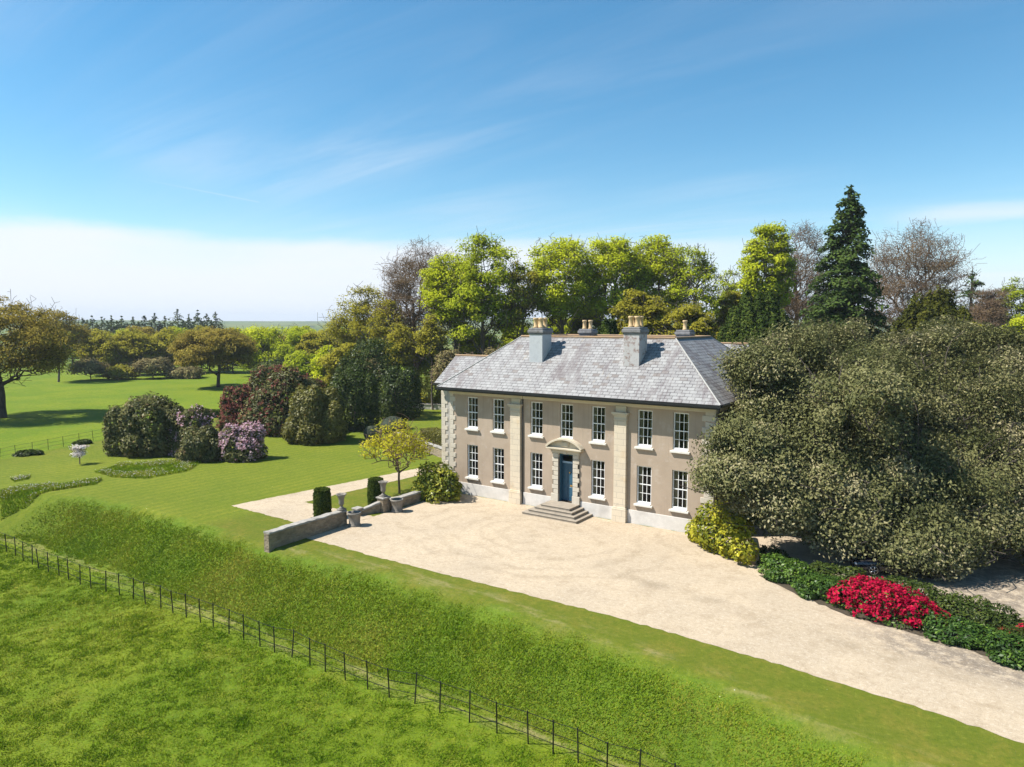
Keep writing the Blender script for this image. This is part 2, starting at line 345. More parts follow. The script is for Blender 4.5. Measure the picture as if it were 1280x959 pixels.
def ground_shader(t):
    p = wpos(t); A = t.n('ShaderNodeAttribute', attribute_name='zone'); s = t.n('ShaderNodeSeparateColor', {0: A.outputs['Color']})
    fld, bnk, lwn = s.outputs[0], s.outputs[1], s.outputs[2]
    big = t.noise(p, .11, 4, .6); mid = t.noise(p, .62, 6, .68, .4); fine = t.noise(p, 5.5, 5, .75); xf = t.noise(p, 26, 3, .7)
    lawn = t.mix(t.ss(big, .35, .65), (.118, .150, .012), (.165, .182, .016))
    lawn = t.mix(t.ss(mid, .40, .75, 0., .45), lawn, (.185, .185, .024))
    wv = t.n('ShaderNodeTexWave', {'Vector': t.mapv(p, (1, .02, 0)), 'Scale': .34, 'Distortion': .5, 'Detail': 1., 'Detail Scale': .4}, bands_direction='X').outputs['Fac']
    lawn = t.mix(t.m('MULTIPLY', t.m('MULTIPLY', t.ss(wv, .3, .7), lwn), .42), lawn, (.085, .130, .008))
    streak = t.noise(t.mapv(p, (3.0, .16, 1)), 1.4, 4, .6)
    lawn = t.mix(t.m('MULTIPLY', t.ss(streak, .5, .72), t.m('MULTIPLY', lwn, .45)), lawn, (.165, .19, .02))
    field = t.mix(t.ss(big, .38, .62), (.105, .165, .007), (.150, .195, .010))
    field = t.mix(t.ss(t.noise(p, 1.15, 6, .7, .3), .52, .72, 0., .6), field, (.055, .105, .006))
    field = t.mix(t.ss(t.noise(t.mapv(p, (1, 1, 1), (11, 5, 0)), .5, 6, .7), .52, .72, 0., .65), field, (.215, .205, .022))
    bank = t.mix(t.ss(mid, .35, .66), (.108, .168, .014), (.080, .135, .010))
    bank = t.mix(t.ss(t.noise(p, 1.3, 6, .7), .55, .75, 0., .5), bank, (.20, .19, .05))
    fv = t.n('ShaderNodeTexVoronoi', {'Vector': p, 'Scale': .0045}); dist_ = t.n('ShaderNodeVectorMath', {0: p, 1: tuple(CAM)}, operation='DISTANCE').outputs['Value']
    fe = t.n('ShaderNodeTexVoronoi', {'Vector': p, 'Scale': .0045}, feature='DISTANCE_TO_EDGE').outputs[0]
    fcol = t.ramp(t.n('ShaderNodeSeparateColor', {0: fv.outputs['Color']}).outputs[0], [(0, (.06, .10, .012)), (.4, (.12, .16, .02)), (.7, (.17, .17, .05)), (1, (.035, .055, .015))])
    fcol = t.mix(t.ss(fe, .02, .05, 1., 0.), fcol, (.02, .032, .01))
    field = t.mix(t.ss(dist_, 210, 280), field, fcol)
    plain_ = t.mix(t.ss(mid, .42, .66), (.105, .125, .012), (.150, .140, .020)); lawn = t.mix(t.m('MAXIMUM', lwn, t.ss(big, .5, .7, 0., .2)), plain_, lawn)
    c = t.mix(fld, lawn, field); c = t.mix(bnk, c, bank)
    wear = t.ss(t.noise(t.mapv(p, (.5, 1.6, 1)), .8, 5, .7), .44, .62)
    c = t.mix(t.m('MULTIPLY', t.m('MULTIPLY', wear, A.outputs['Alpha']), .85), c, (.27, .225, .10))
    dz = t.n('ShaderNodeTexVoronoi', {'Vector': p, 'Scale': 1.7}).outputs[0]
    c = t.mix(t.m('MULTIPLY', t.ss(dz, .03, .055, .75, 0.), t.ss(t.noise(p, .22, 3), .5, .62)), c, (.55, .55, .45))
    c = t.mix(t.ss(t.noise(t.mapv(p, (1, 1, 1), (3, 8, 2)), 2.4, 6, .75), .44, .66, 0., .34), c, (.075, .115, .008)); h1 = t.noise(p, 4.2, 4, .85); h2 = t.noise(t.mapv(p, (1, 1, 1), (2, 6, 1)), 1.6, 5, .8); c = t.mix(t.ss(h2, .50, .68, 0., .42), c, (.085, .115, .010)); c = t.mix(t.ss(h2, .30, .44, .35, 0.), c, (.19, .19, .03)); c = t.mix(t.ss(h1, .50, .64, 0., .6), c, (.062, .10, .008)); c = t.mix(t.ss(h1, .34, .46, .45, 0.), c, (.20, .215, .03)); c = t.mix(t.ss(fine, .48, .74, 0., .35), c, (.06, .10, .01)); c = t.mix(t.ss(xf, .55, .8, 0., .3), c, (.24, .25, .05))
    return pbsdf(t, c, .95, t.m('ADD', t.m('MULTIPLY', fine, 1.), xf), .6, .05, spec=.12)
M_GROUND = mat('grass_ground', ground_shader)
me = mesh_np('ground', np.stack([X, Y, Z], -1).reshape(-1, 3), Q, M_GROUND, smooth=True)
_, _, T = zones(X, Y); Dg = np.hypot(X - CAM[0], Y - CAM[1])
jit = vnoise(X, Y, 1.4, 9) * .25
zf = sstep((T + jit - 1.0) / .25) ; zb = sstep((T + jit - .02) / .12) * sstep((1.12 - T - jit) / .16) * sstep((X + 36) / 7)
farpast = sstep((-51.5 - X + (Y + 14) * -.35) / 1.5); zf = np.clip(np.maximum(zf, np.maximum(farpast, sstep((Dg - 150) / 40))), 0, 1)
zl = sstep((-16 - X) / 2) * (1 - zf) * sstep((X + 60) / 15)
wear = np.exp(-((T - 1.13) / .10) ** 2) + .9 * np.exp(-((T + .12) / .12) ** 2) * sstep((X + 12) / 4)
zone = np.stack([zf, zb, zl, np.clip(wear, 0, 1)], -1).reshape(-1, 4)
a = me.attributes.new('zone', 'FLOAT_COLOR', 'POINT'); a.data.foreach_set('color', zone.astype(np.float32).ravel())
tag(link('ground', me), kind='structure')

# gravel forecourt, drive and garden path: thin sheets 4 mm and 8 mm over the turf
def gravel_shader(t):
    p = wpos(t); big = t.noise(p, .16, 5, .6); mid = t.noise(p, .75, 6, .7); fine = t.noise(p, 9., 5, .8); peb = t.n('ShaderNodeTexVoronoi', {'Vector': p, 'Scale': 22.}).outputs['Color']
    c = t.mix(t.ss(big, .36, .64), (.455, .365, .258), (.40, .325, .235))
    c = t.mix(t.ss(mid, .48, .72, 0., .55), c, (.27, .205, .13))
    sx = t.n('ShaderNodeSeparateXYZ', {0: p})
    # wheel tracks turning in front of the steps
    wb = t.noise(p, .35, 3)
    rr = t.m('SQRT', t.m('ADD', t.m('POWER', t.m('SUBTRACT', sx.outputs[0], 1.2), 2.), t.m('POWER', t.m('MULTIPLY', t.m('ADD', sx.outputs[1], 5.6), 1.25), 2.)))
    rr = t.m('ADD', rr, t.m('MULTIPLY', t.m('SUBTRACT', wb, .5), 3.4))
    tr = t.m('SINE', t.m('MULTIPLY', rr, 4.1)); tr = t.m('MULTIPLY', t.ss(tr, .1, .98), t.ss(t.noise(t.mapv(p, (1, 1, 1), (5, 2, 8)), .28, 3), .40, .55))
    tr = t.m('MULTIPLY', tr, t.ss(rr, 8.5, 9.5, 1., .0))
    c = t.mix(t.m('MULTIPLY', tr, .24), c, (.23, .18, .12))
    g0 = t.noise(p, .55, 5, .7)
    lw = t.m('ADD', sx.outputs[1], t.m('MULTIPLY', t.m('SUBTRACT', sx.outputs[0], 12.), .17))
    l2 = t.ss(t.m('ABSOLUTE', t.m('ADD', lw, t.m('ADD', 8.7, t.m('MULTIPLY', wb, 1.2)))), .1, .8, 1., 0.)
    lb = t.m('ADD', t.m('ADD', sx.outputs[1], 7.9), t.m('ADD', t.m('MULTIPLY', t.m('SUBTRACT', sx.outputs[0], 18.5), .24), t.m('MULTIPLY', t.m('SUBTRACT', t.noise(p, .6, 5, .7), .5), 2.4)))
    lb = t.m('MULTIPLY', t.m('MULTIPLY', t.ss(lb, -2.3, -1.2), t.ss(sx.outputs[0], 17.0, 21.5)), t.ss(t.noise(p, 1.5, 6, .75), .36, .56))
    c = t.mix(t.m('MULTIPLY', lb, .72), c, (.12, .10, .085))  # dappled tree shade painted into the gravel as a mottled band along the bed
    c = t.mix(t.m('MULTIPLY', t.m('MULTIPLY', l2, t.ss(sx.outputs[0], 4., 11.)), t.ss(g0, .4, .62, .08, .5)), c, (.21, .165, .11))
    g1 = t.noise(p, 5.5, 4, .85); g2 = t.noise(t.mapv(p, (1, 1, 1), (4, 1, 7)), 2.3, 5, .8)
    c = t.mix(t.ss(g2, .48, .66, 0., .42), c, (.31, .24, .16)); c = t.mix(t.ss(g1, .54, .68, 0., .48), c, (.22, .17, .115)); c = t.mix(t.ss(g1, .36, .46, .5, 0.), c, (.56, .48, .38)); c = t.mix(t.ss(fine, .54, .72, 0., .6), c, (.17, .135, .095)); c = t.mix(t.ss(peb, .7, .95, 0., .4), c, (.45, .39, .32))
    c = t.mix(t.ss(t.noise(p, 30, 2, .7), .6, .75, 0., .5), c, (.14, .11, .075))
    return pbsdf(t, c, .95, t.m('ADD', fine, t.noise(p, 30, 3, .7)), .5, .04, spec=.15)
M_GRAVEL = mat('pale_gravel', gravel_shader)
def sheet(name, poly, z, m, wob=.10, step=.35, seed=0):
    rs = random.Random(seed); pts = []
    for i, (x0, y0) in enumerate(poly):
        x1, y1 = poly[(i + 1) % len(poly)]; n = max(1, int(math.hypot(x1 - x0, y1 - y0) / step))
        for k in range(n):
            f = k / n; j = wob if k else 0
            pts.append((x0 + (x1 - x0) * f + rs.uniform(-j, j), y0 + (y1 - y0) * f + rs.uniform(-j, j), z))
    tri = tessellate_polygon([[Vector(p) for p in pts]]); me = bpy.data.meshes.new(name)
    me.from_pydata(pts, [], [t_ if (Vector(pts[t_[1]]) - Vector(pts[t_[0]])).cross(Vector(pts[t_[2]]) - Vector(pts[t_[0]])).z > 0 else t_[::-1] for t_ in tri]); me.materials.append(m)
    return tag(link(name, me), kind='structure')
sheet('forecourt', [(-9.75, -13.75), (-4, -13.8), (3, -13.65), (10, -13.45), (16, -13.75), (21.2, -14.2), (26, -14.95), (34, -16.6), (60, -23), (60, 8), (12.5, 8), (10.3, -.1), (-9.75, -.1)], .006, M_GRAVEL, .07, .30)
sheet('garden_path', [(-19.9, -11.9), (-10.0, -12.1), (-9.6, -8.2), (-16.5, -8.4), (-15.6, 4.5), (-13.2, 4.8), (-13.2, 7.6), (-17.3, 7.8)], .010, M_GRAVEL, .06, .22, seed=3)

# ------------------------------------------------------------------ the manor house (x along the front, front wall at y = 0)
H = thing('manor_house', 'two storey stone and stucco manor house with grey slate roof facing the gravel forecourt', 'house')
WX = [-7.922, -5.595, -2.371, 0., 2.371, 5.595, 7.922]; WW = .493
UP, LO = (4.968, 7.264), (1.343, 3.746)
LAND = .65
def front_wall(x0, x1, z0, z1, ops, y=0., dep=.32):
    mb = MB(); xs = sorted({x0, x1, *[o[0] for o in ops], *[o[1] for o in ops]}); zs = sorted({z0, z1, *[o[2] for o in ops], *[o[3] for o in ops]})
    for xa, xb in zip(xs, xs[1:]):
        for za, zb2 in zip(zs, zs[1:]):
            cx, cz = (xa + xb) / 2, (za + zb2) / 2
            if any(o[0] < cx < o[1] and o[2] < cz < o[3] for o in ops): continue
            mb.quad((xa, y, za), (xb, y, za), (xb, y, zb2), (xa, y, zb2))
    for a, b, c, d in ops:
        mb.quad((a, y, c), (a, y, d), (a, y + dep, d), (a, y + dep, c)); mb.quad((b, y, d), (b, y, c), (b, y + dep, c), (b, y + dep, d))
        mb.quad((a, y, d), (b, y, d), (b, y + dep, d), (a, y + dep, d)); mb.quad((b, y, c), (a, y, c), (a, y + dep, c), (b, y + dep, c))
    return mb
ops = [(x - WW, x + WW, *UP) for x in WX] + [(x - WW, x + WW, *LO) for x in WX if x] + [(-.54, .54, LAND, 3.92)]
mb = front_wall(-10, 10, -.2, 7.76, ops)
mb.quad((10, 0, -.2), (10, 14.4, -.2), (10, 14.4, 7.76), (10, 0, 7.76)); mb.quad((-10, 14.4, -.2), (-10, 0, -.2), (-10, 0, 7.76), (-10, 14.4, 7.76))
mb.quad((10, 14.4, -.2), (-10, 14.4, -.2), (-10, 14.4, 7.76), (10, 14.4, 7.76))
mb.build('wall', M_STUCCO, H)
# rooms behind the glass
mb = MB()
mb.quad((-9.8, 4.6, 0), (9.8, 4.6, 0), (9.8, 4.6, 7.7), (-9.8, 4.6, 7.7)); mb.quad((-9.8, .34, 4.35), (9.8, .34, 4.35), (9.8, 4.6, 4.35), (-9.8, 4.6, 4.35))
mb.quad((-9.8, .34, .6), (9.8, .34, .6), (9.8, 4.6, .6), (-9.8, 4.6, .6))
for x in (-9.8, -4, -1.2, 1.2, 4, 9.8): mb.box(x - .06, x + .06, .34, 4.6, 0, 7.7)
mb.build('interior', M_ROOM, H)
# plinth, in runs between pilasters and door steps
for a, b in ((-10.02, -4.53), (-3.50, -1.12), (1.12, 3.50), (4.53, 10.02)): mb = MB(); mb.box(a, b, -.05, .02, -.2, .86); mb.build('plinth', M_PLINTH, H, bevel=.01)
# quoins at both ends
mb = MB(); mq = MB(); z = .92; k = 0
while z < 7.35:
    w = .52 if k % 2 else .32
    mq.box(-10.03, -10 + w, -.045, .05, z, z + .335); mb.box(10 - w - .25, 10.03, -.045, .05, z, z + .335); mb.box(9.96, 10.045, -.03, w + .2, z + .003, z + .332)
    z += .35; k += 1
mb.build('quoin', M_QUOIN, H, bevel=.012); mq.build('quoin', M_QUOIN, H, bevel=.012)
# cornice, soffit and gutter
mb = MB(); mb.box(-10.06, 10.06, -.09, 0.05, 7.42, 7.62); mb.box(-10.12, 10.12, -.16, .05, 7.62, 7.70); mb.box(9.96, 10.09, .06, 14.4, 7.42, 7.70); mb.build('cornice', M_CREAM, H, bevel=.01)
mb = MB(); mb.box(-10.46, 10.46, -.78, 14.86, 7.73, 7.80); mb.build('soffit', M_CREAM, H)
def gutter_path(): return [(-10.52, 14, 7.86), (-10.54, -.60, 7.86), (10.54, -.60, 7.86), (10.54, 14, 7.86)]
mb = MB(); mb.box(-10.6, 10.6, -.95, -.81, 7.80, 7.93); mb.box(10.5, 10.63, -.81, 14.9, 7.80, 7.93); mb.box(-10.63, -10.5, -.81, 14.9, 7.80, 7.93); mb.box(-10.5, 10.5, -.83, -.782, 7.70, 7.85)
mb.build('gutter', M_BLACK, H)
mb = MB(); mb.tube([(10.5, -.86, 7.82), (10.45, -.8, 7.62), (10.16, -.02, 7.35), (10.13, .45, 7.2), (10.11, .45, 6.9), (10.11, .45, 0)], .055, 8); mb.build('downpipe', M_BLACK, H, True)
mb = MB(); mb.tube([(-3.46, -.06, 7.7), (-3.46, -.06, .1)], .035, 6); mb.build('downpipe', M_BLACK, H, True)
# pilasters
for sx in (-1, 1):
    c = sx * 4.015; mb = MB()
    mb.box(c - .42, c + .42, -.20, .02, .9, 6.52); mb.box(c - .49, c + .49, -.28, .02, -.1, .86); mb.box(c - .46, c + .46, -.245, .02, .86, .95)
    mb.build('pilaster', M_ASHLAR, H, bevel=.015)
    mb = MB(); mb.box(c - .45, c + .45, -.23, .02, 6.53, 6.62); mb.box(c - .43, c + .43, -.21, .02, 6.62, 6.82); mb.box(c - .50, c + .50, -.29, .02, 6.82, 6.92); mb.box(c - .56, c + .56, -.35, .02, 6.92, 7.04); mb.box(c - .36, c + .36, -.13, .02, 7.04, 7.42)
    cp = mb.build('pilaster_capital', M_CREAM, H, bevel=.012)
# sash windows
def sash(x, z0, z1, curt):
    y0 = .10; fr = MB(); w = WW - .002; fw_ = .07
    fr.box(x - w, x - w + fw_, y0, y0 + .12, z0 + .07, z1 - .002); fr.box(x + w - fw_, x + w, y0, y0 + .12, z0 + .07, z1 - .002)
    fr.box(x - w, x + w, y0 + .003, y0 + .117, z1 - fw_, z1 - .004); fr.box(x - w, x + w, y0 - .03, y0 + .12, z0 + .003, z0 + .13)
    a, b = x - w + fw_, x + w - fw_; zm = (z0 + z1) / 2 + .02; bt = .016
    fr.box(a, b, y0 + .03, y0 + .08, zm - .03, zm + .03)
    for i in (1, 2):
        xx = a + (b - a) * i / 3; fr.box(xx - bt, xx + bt, y0 + .038, y0 + .072, z0 + .13, z1 - fw_)
    for zz in ((z0 + .13 + zm - .03) / 2, (z1 - fw_ + zm + .03) / 2): fr.box(a, b, y0 + .042, y0 + .070, zz - bt, zz + bt)
    o = fr.build('window', M_WHITE, H)
    g1 = MB(); g1.quad((a, y0 + .055, z0 + .12), (b, y0 + .055, z0 + .12), (b, y0 + .055, z1 - .06), (a, y0 + .055, z1 - .06)); g1.build('pane', M_GLASS, o)
    s = MB(); s.box(x - .62, x + .62, -.16, .10, z0 - .15, z0 - .03); s.box(x - w + .004, x + w - .004, -.13, y0 - .031, z0 - .03, z0 + .02); s.build('sill', M_CREAM if z0 < 0 else M_SILL, o, bevel=.01)
    cu = MB(); y = y0 + .2
    for sd in curt:
        n = 9; wd = (b - a) * (.24 if sd in 'lr' else .5); x_a = a - .02 if sd == 'l' else b + .02 - wd
        for i in range(n):
            xa = x_a + wd * i / n; xb = x_a + wd * (i + 1) / n; yy = (.05 if i % 2 else 0); yz = .05 - yy
            cu.quad((xa, y + yy, z0 + .05), (xb, y + yz, z0 + .05), (xb, y + yz, z1), (xa, y + yy, z1))
    if curt: cu.build('curtain', M_CURT, o)
M_SILL = plain('sill_paint', (.66, .63, .57), .6, var=.15)
for i, x in enumerate(WX):
    sash(x, *UP, ['l', 'lr', 'l', 'lr', 'lr', 'lr', 'lr'][i])
    if x: sash(x, *LO, ['l', 'l', 'l', '', 'l', 'l', 'lr'][i])
# doorcase, door and steps
for sd in (-1, 1):
    mb = MB(); z = LAND + .52; k = 0; bx = lambda a, b, *r: mb.box(*sorted((sd * a, sd * b)), *r)
    bx(.54, 1.10, -.16, .02, LAND - .05, LAND + .5)
    while z < 3.85:
        zt = min(z + .30, 3.93); o = .0 if k % 2 else .10
        bx(.56, 1.04 - o, -.11, .02, z, zt - .018); bx(.545, 1.0, -.085, .015, z - .33, zt + .006); z += .31; k += 1
    mb.build('door_jamb', M_QUOIN, H, bevel=.01)
mb = MB(); mb.box(-1.04, 1.04, -.15, .02, 3.945, 4.17); mb.box(-.14, .14, -.19, .02, 3.93, 4.175); mb.box(-1.18, 1.18, -.30, .02, 4.17, 4.25); mb.box(-1.34, 1.34, -.45, .02, 4.25, 4.34)
# segmental pediment: tympanum and curved cornice
N = 14; hw, rise = 1.30, .56; rad = (hw * hw + rise * rise) / (2 * rise); cz = 4.34 + rise - rad; a0 = math.asin(hw / rad)
arc = lambda q, f: (q * math.sin(-a0 + 2 * a0 * f), cz + q * math.cos(-a0 + 2 * a0 * f))
for i in range(N):
    (x0, z0), (x1, z1) = arc(rad, i / N), arc(rad, (i + 1) / N); (u0, w0), (u1, w1) = arc(rad + .13, i / N), arc(rad + .13, (i + 1) / N)
    yf = -.45
    mb.add([(x0, yf, z0), (x1, yf, z1), (u1, yf, w1), (u0, yf, w0), (x0, .02, z0), (x1, .02, z1), (u1, .02, w1), (u0, .02, w0)], [(0, 1, 2, 3), (3, 2, 6, 7), (1, 0, 4, 5), (4, 7, 6, 5)] + ([(0, 3, 7, 4)] if i == 0 else []) + ([(2, 1, 5, 6)] if i == N - 1 else []))
    zz = 4.338; mb.quad((x0, -.14, zz), (x1, -.14, zz), (x1, -.14, max(z1, zz)), (x0, -.14, max(z0, zz)))
mb.box(-.28, .28, -.22, -.13, 4.42, 4.78); mb.box(-.2, .2, -.26, -.13, 4.47, 4.72)
mb.build('pediment', M_CREAM, H, bevel=.008)
D = MB(); D.box(-.46, .46, .36, .42, LAND + .02, 3.22); dr = D.build('door', M_BLUE, H, bevel=.006)
D = MB()
for xa, xb in ((-.36, -.06), (.06, .36)):
    for za, zb2 in ((LAND + .25, LAND + .95), (LAND + 1.2, LAND + 2.3)): D.box(xa, xb, .335, .361, za, zb2)
D.build('door_panel', M_BLUE, dr, bevel=.012)
D = MB(); D.box(.12, .40, .322, .334, LAND + 1.02, LAND + 1.12); D.build('letterbox', M_BRASS, dr)
D = MB(); D.lathe([(.012, 0), (.05, .01), (.05, .05), (.012, .06)], n=10); o = D.build('knocker', M_BRASS, dr, True, loc=(.1, .335, LAND + 1.95)); o.rotation_euler = (R(90), 0, 0)
D = MB(); D.box(-.537, -.46, .05, .41, LAND, 3.917); D.box(.46, .537, .05, .41, LAND, 3.917); D.box(-.459, .459, .06, .41, 3.84, 3.915); D.build('door_frame', M_BLUE, H)
D = MB(); D.box(-.458, .458, .30, .42, 3.24, 3.36); D.box(-.458, .458, .33, .40, 3.78, 3.838); tb = D.build('transom', plain('pale_blue_paint', (.30, .42, .52), .45), H)
D = MB(); D.quad((-.46, .38, 3.36), (.46, .38, 3.36), (.46, .38, 3.78), (-.46, .38, 3.78)); D.build('pane', M_GLASS, tb)
mb = MB()
for i in range(4):
    e = .32 * (3 - i); zt = LAND - (3 - i) * LAND / 4; mb.box(-1.12 - e, 1.06 + e, -1.38 - .27 * (3 - i), -.012 if i < 3 else .30, -.1 if i == 0 else zt - LAND / 4 - .02, zt - .05)
    mb.box(-1.15 - e, 1.09 + e, -1.41 - .27 * (3 - i), -.008 if i < 3 else .30, zt - .048, zt)
for v in (): pass
mb.build('steps', M_STEP, H, bevel=.012)

# roof: hipped ring of slates round a central well
def uvmesh(name, polys, m, parent):
    """polys: list of (verts, eave_dir); uv = metres along the eave / up the slope"""
    vs, fs, uvs = [], [], []
    for pl_ in polys:
        o = len(vs); vs += pl_; fs.append(tuple(range(o, o + len(pl_))))
        P_ = [Vector(p) for p in pl_]; e = (P_[1] - P_[0]).normalized(); nrm = e.cross(P_[-1] - P_[0]).normalized(); up = nrm.cross(e)
        uvs += [((p - P_[0]).dot(e) + P_[0].x + P_[0].y * 1.3, (p - P_[0]).dot(up)) for p in P_]
    me = bpy.data.meshes.new(name); me.from_pydata(vs, [], fs); l = me.uv_layers.new(name='UVMap')
    for i, lp in enumerate(me.loops): l.data[i].uv = uvs[lp.vertex_index]
    me.materials.append(m); return link(name, me, parent)
E0, EY0, EY1, IN, ZE, ZR = 10.55, -.85, 14.95, 4.5, 7.96, 11.64
RX, RY0, RY1 = E0 - IN, EY0 + IN, EY1 - IN
o4 = [(-E0, EY0, ZE), (E0, EY0, ZE), (E0, EY1, ZE), (-E0, EY1, ZE)]; r4 = [(-RX, RY0, ZR), (RX, RY0, ZR), (RX, RY1, ZR), (-RX, RY1, ZR)]
i4 = [(-RX + 1.6, RY0 + 1.6, ZR - 1.3), (RX - 1.6, RY0 + 1.6, ZR - 1.3), (RX - 1.6, RY1 - 1.6, ZR - 1.3), (-RX + 1.6, RY1 - 1.6, ZR - 1.3)]
polys = [[o4[i], o4[(i + 1) % 4], r4[(i + 1) % 4], r4[i]] for i in range(4)] + [[r4[(i + 1) % 4], r4[i], i4[i], i4[(i + 1) % 4]] for i in range(4)]
roof = uvmesh('roof', polys, M_SLATE, H)
b = MB(); b.quad(*i4); b.build('roof_well', M_LEAD, roof)
b = MB()
def roll(p, q, r=.085): b.tube([p, q], r, 6)
for i in range(4): roll(tuple(np.add(r4[i], (0, 0, .02))), tuple(np.add(r4[(i + 1) % 4], (0, 0, .02))))
b.build('ridge', M_RIDGE, roof)
M_HIP = plain('hip_mortar', (.36, .35, .33), .8)
for i in range(4): b = MB(); roll(tuple(np.add(o4[i], (0, 0, .02))), tuple(np.add(r4[i], (0, 0, .01))), .045); b.build('hip_flashing', M_HIP, roof)
# side wings set back from the front
for s in (-1,):
    w = MB(); xa, xb = 10.0, 12.95; ya, yb = 2.5, 6.9
    f = lambda x: s * x
    w.quad((f(xa), ya, -.2), (f(xb), ya, -.2), (f(xb), ya, 7.85), (f(xa), ya, 7.85)); w.quad((f(xa), yb, -.2), (f(xb), yb, -.2), (f(xb), yb, 7.85), (f(xa), yb, 7.85))
    w.quad((f(xb), ya, -.2), (f(xb), yb, -.2), (f(xb), yb, 7.85), (f(xb), 4.7, 9.85), (f(xb), ya, 7.85))
    wg = w.build('wing', stone_mat('wing_render', (.42, .39, .35), (.36, .335, .30), (.28, .25, .2), .4, 1.5) if s < 0 else M_STUCCO, H)
    qn = MB(); z = .3; k = 0
    while z < 7.6:
        e = .62 if k % 2 else .38; a_, b_ = sorted((f(xb - e), f(xb + .03))); qn.box(a_, b_, ya - .04, ya + .1, z, z + .335); z += .35; k += 1
    qn.build('wing_quoin', M_QUOIN, wg, bevel=.01)
    p = [(f(9.5), 1.95, 7.93), (f(13.25), 1.95, 7.93), (f(13.25), 4.7, 10.0), (f(5.9), 4.7, 10.0)]; q = [(f(13.25), 7.45, 7.93), (f(9.0), 7.45, 7.93), (f(5.9), 4.7, 10.0), (f(13.25), 4.7, 10.0)]
    if s < 0: p = [p[1], p[0], p[3], p[2]]; q = [q[1], q[0], q[3], q[2]]
    wr = uvmesh('wing_roof', [p, q], M_SLATE, wg)
    b = MB(); roll((f(13.27), 4.7, 10.02), (f(8.0), 4.7, 10.02), .09); b.build('wing_ridge', M_RIDGE, wg)
    if s < 0:
        b = MB(); b.box(f(13.32), f(10.62), 1.84, 1.97, 7.78, 7.9); b.build('wing_gutter', M_BLACK, wg)
# rear range, lower ridge showing past the main roof
w = MB(); w.box(-9, 9.5, 15.0, 21.5, -.2, 7.9); rr = w.build('rear_range', M_STUCCO, H)
uvmesh('rear_range_roof', [[(-9.4, 14.7, 7.93), (9.9, 14.7, 7.93), (6.6, 18.2, 10.95), (-6.1, 18.2, 10.95)], [(9.9, 14.7, 7.93), (9.9, 21.9, 7.93), (6.6, 18.2, 10.95)], [(9.9, 21.9, 7.93), (-9.4, 21.9, 7.93), (-6.1, 18.2, 10.95), (6.6, 18.2, 10.95)], [(-9.4, 21.9, 7.93), (-9.4, 14.7, 7.93), (-6.1, 18.2, 10.95)]], M_SLATE, rr)
b = MB(); roll((-6.1, 18.2, 10.97), (6.6, 18.2, 10.97), .09); b.build('rear_range_ridge', M_RIDGE, rr)
# chimneys
def chimney(x0, x1, y0, y1, z0, z1, m, pots):
    c = MB(); c.box(x0, x1, y0, y1, z0, z1); ch = c.build('chimney', m, H, bevel=.015)
    c = MB(); c.box(x0 - .05, x1 + .05, y0 - .05, y1 + .05, z1, z1 + .10); c.box(x0 - .10, x1 + .10, y0 - .10, y1 + .10, z1 + .10, z1 + .32); c.box(x0 - .03, x1 + .03, y0 - .03, y1 + .03, z1 + .32, z1 + .45)
    c.build('chimney_cap', M_CAP, ch, bevel=.03)
    for px_, py_ in pots:
        c = MB(); c.lathe([(.19, 0), (.19, .09), (.15, .12), (.14, .56), (.18, .60), (.19, .66), (.18, .72), (.14, .73), (.115, .68), (.11, .4)], (px_, py_, z1 + .44), 12); c.build('chimney_pot', M_POT, ch, True)
    c = MB(); c.box(x0 - .05, x1 + .05, y0 - .045, y0 + .06, z0 + .12, z0 + .2) if False else None
chimney(-3.95, -2.85, 1.50, 2.72, 9.2, 11.85, M_CH1, [(-3.62, 1.85), (-3.18, 1.85), (-3.62, 2.38), (-3.18, 2.38)])
chimney(3.36, 4.48, 1.48, 2.70, 9.2, 11.92, M_CH2, [(3.72, 1.82), (4.18, 1.82), (3.72, 2.34), (4.18, 2.34)])
chimney(-4.6, -3.5, 9.9, 10.8, 10.5, 11.72, M_CAP, [(-4.35, 10.35), (-3.8, 10.35)])
chimney(3.65, 4.65, 9.9, 10.8, 10.5, 11.68, M_CH1, [(4.15, 10.35)])

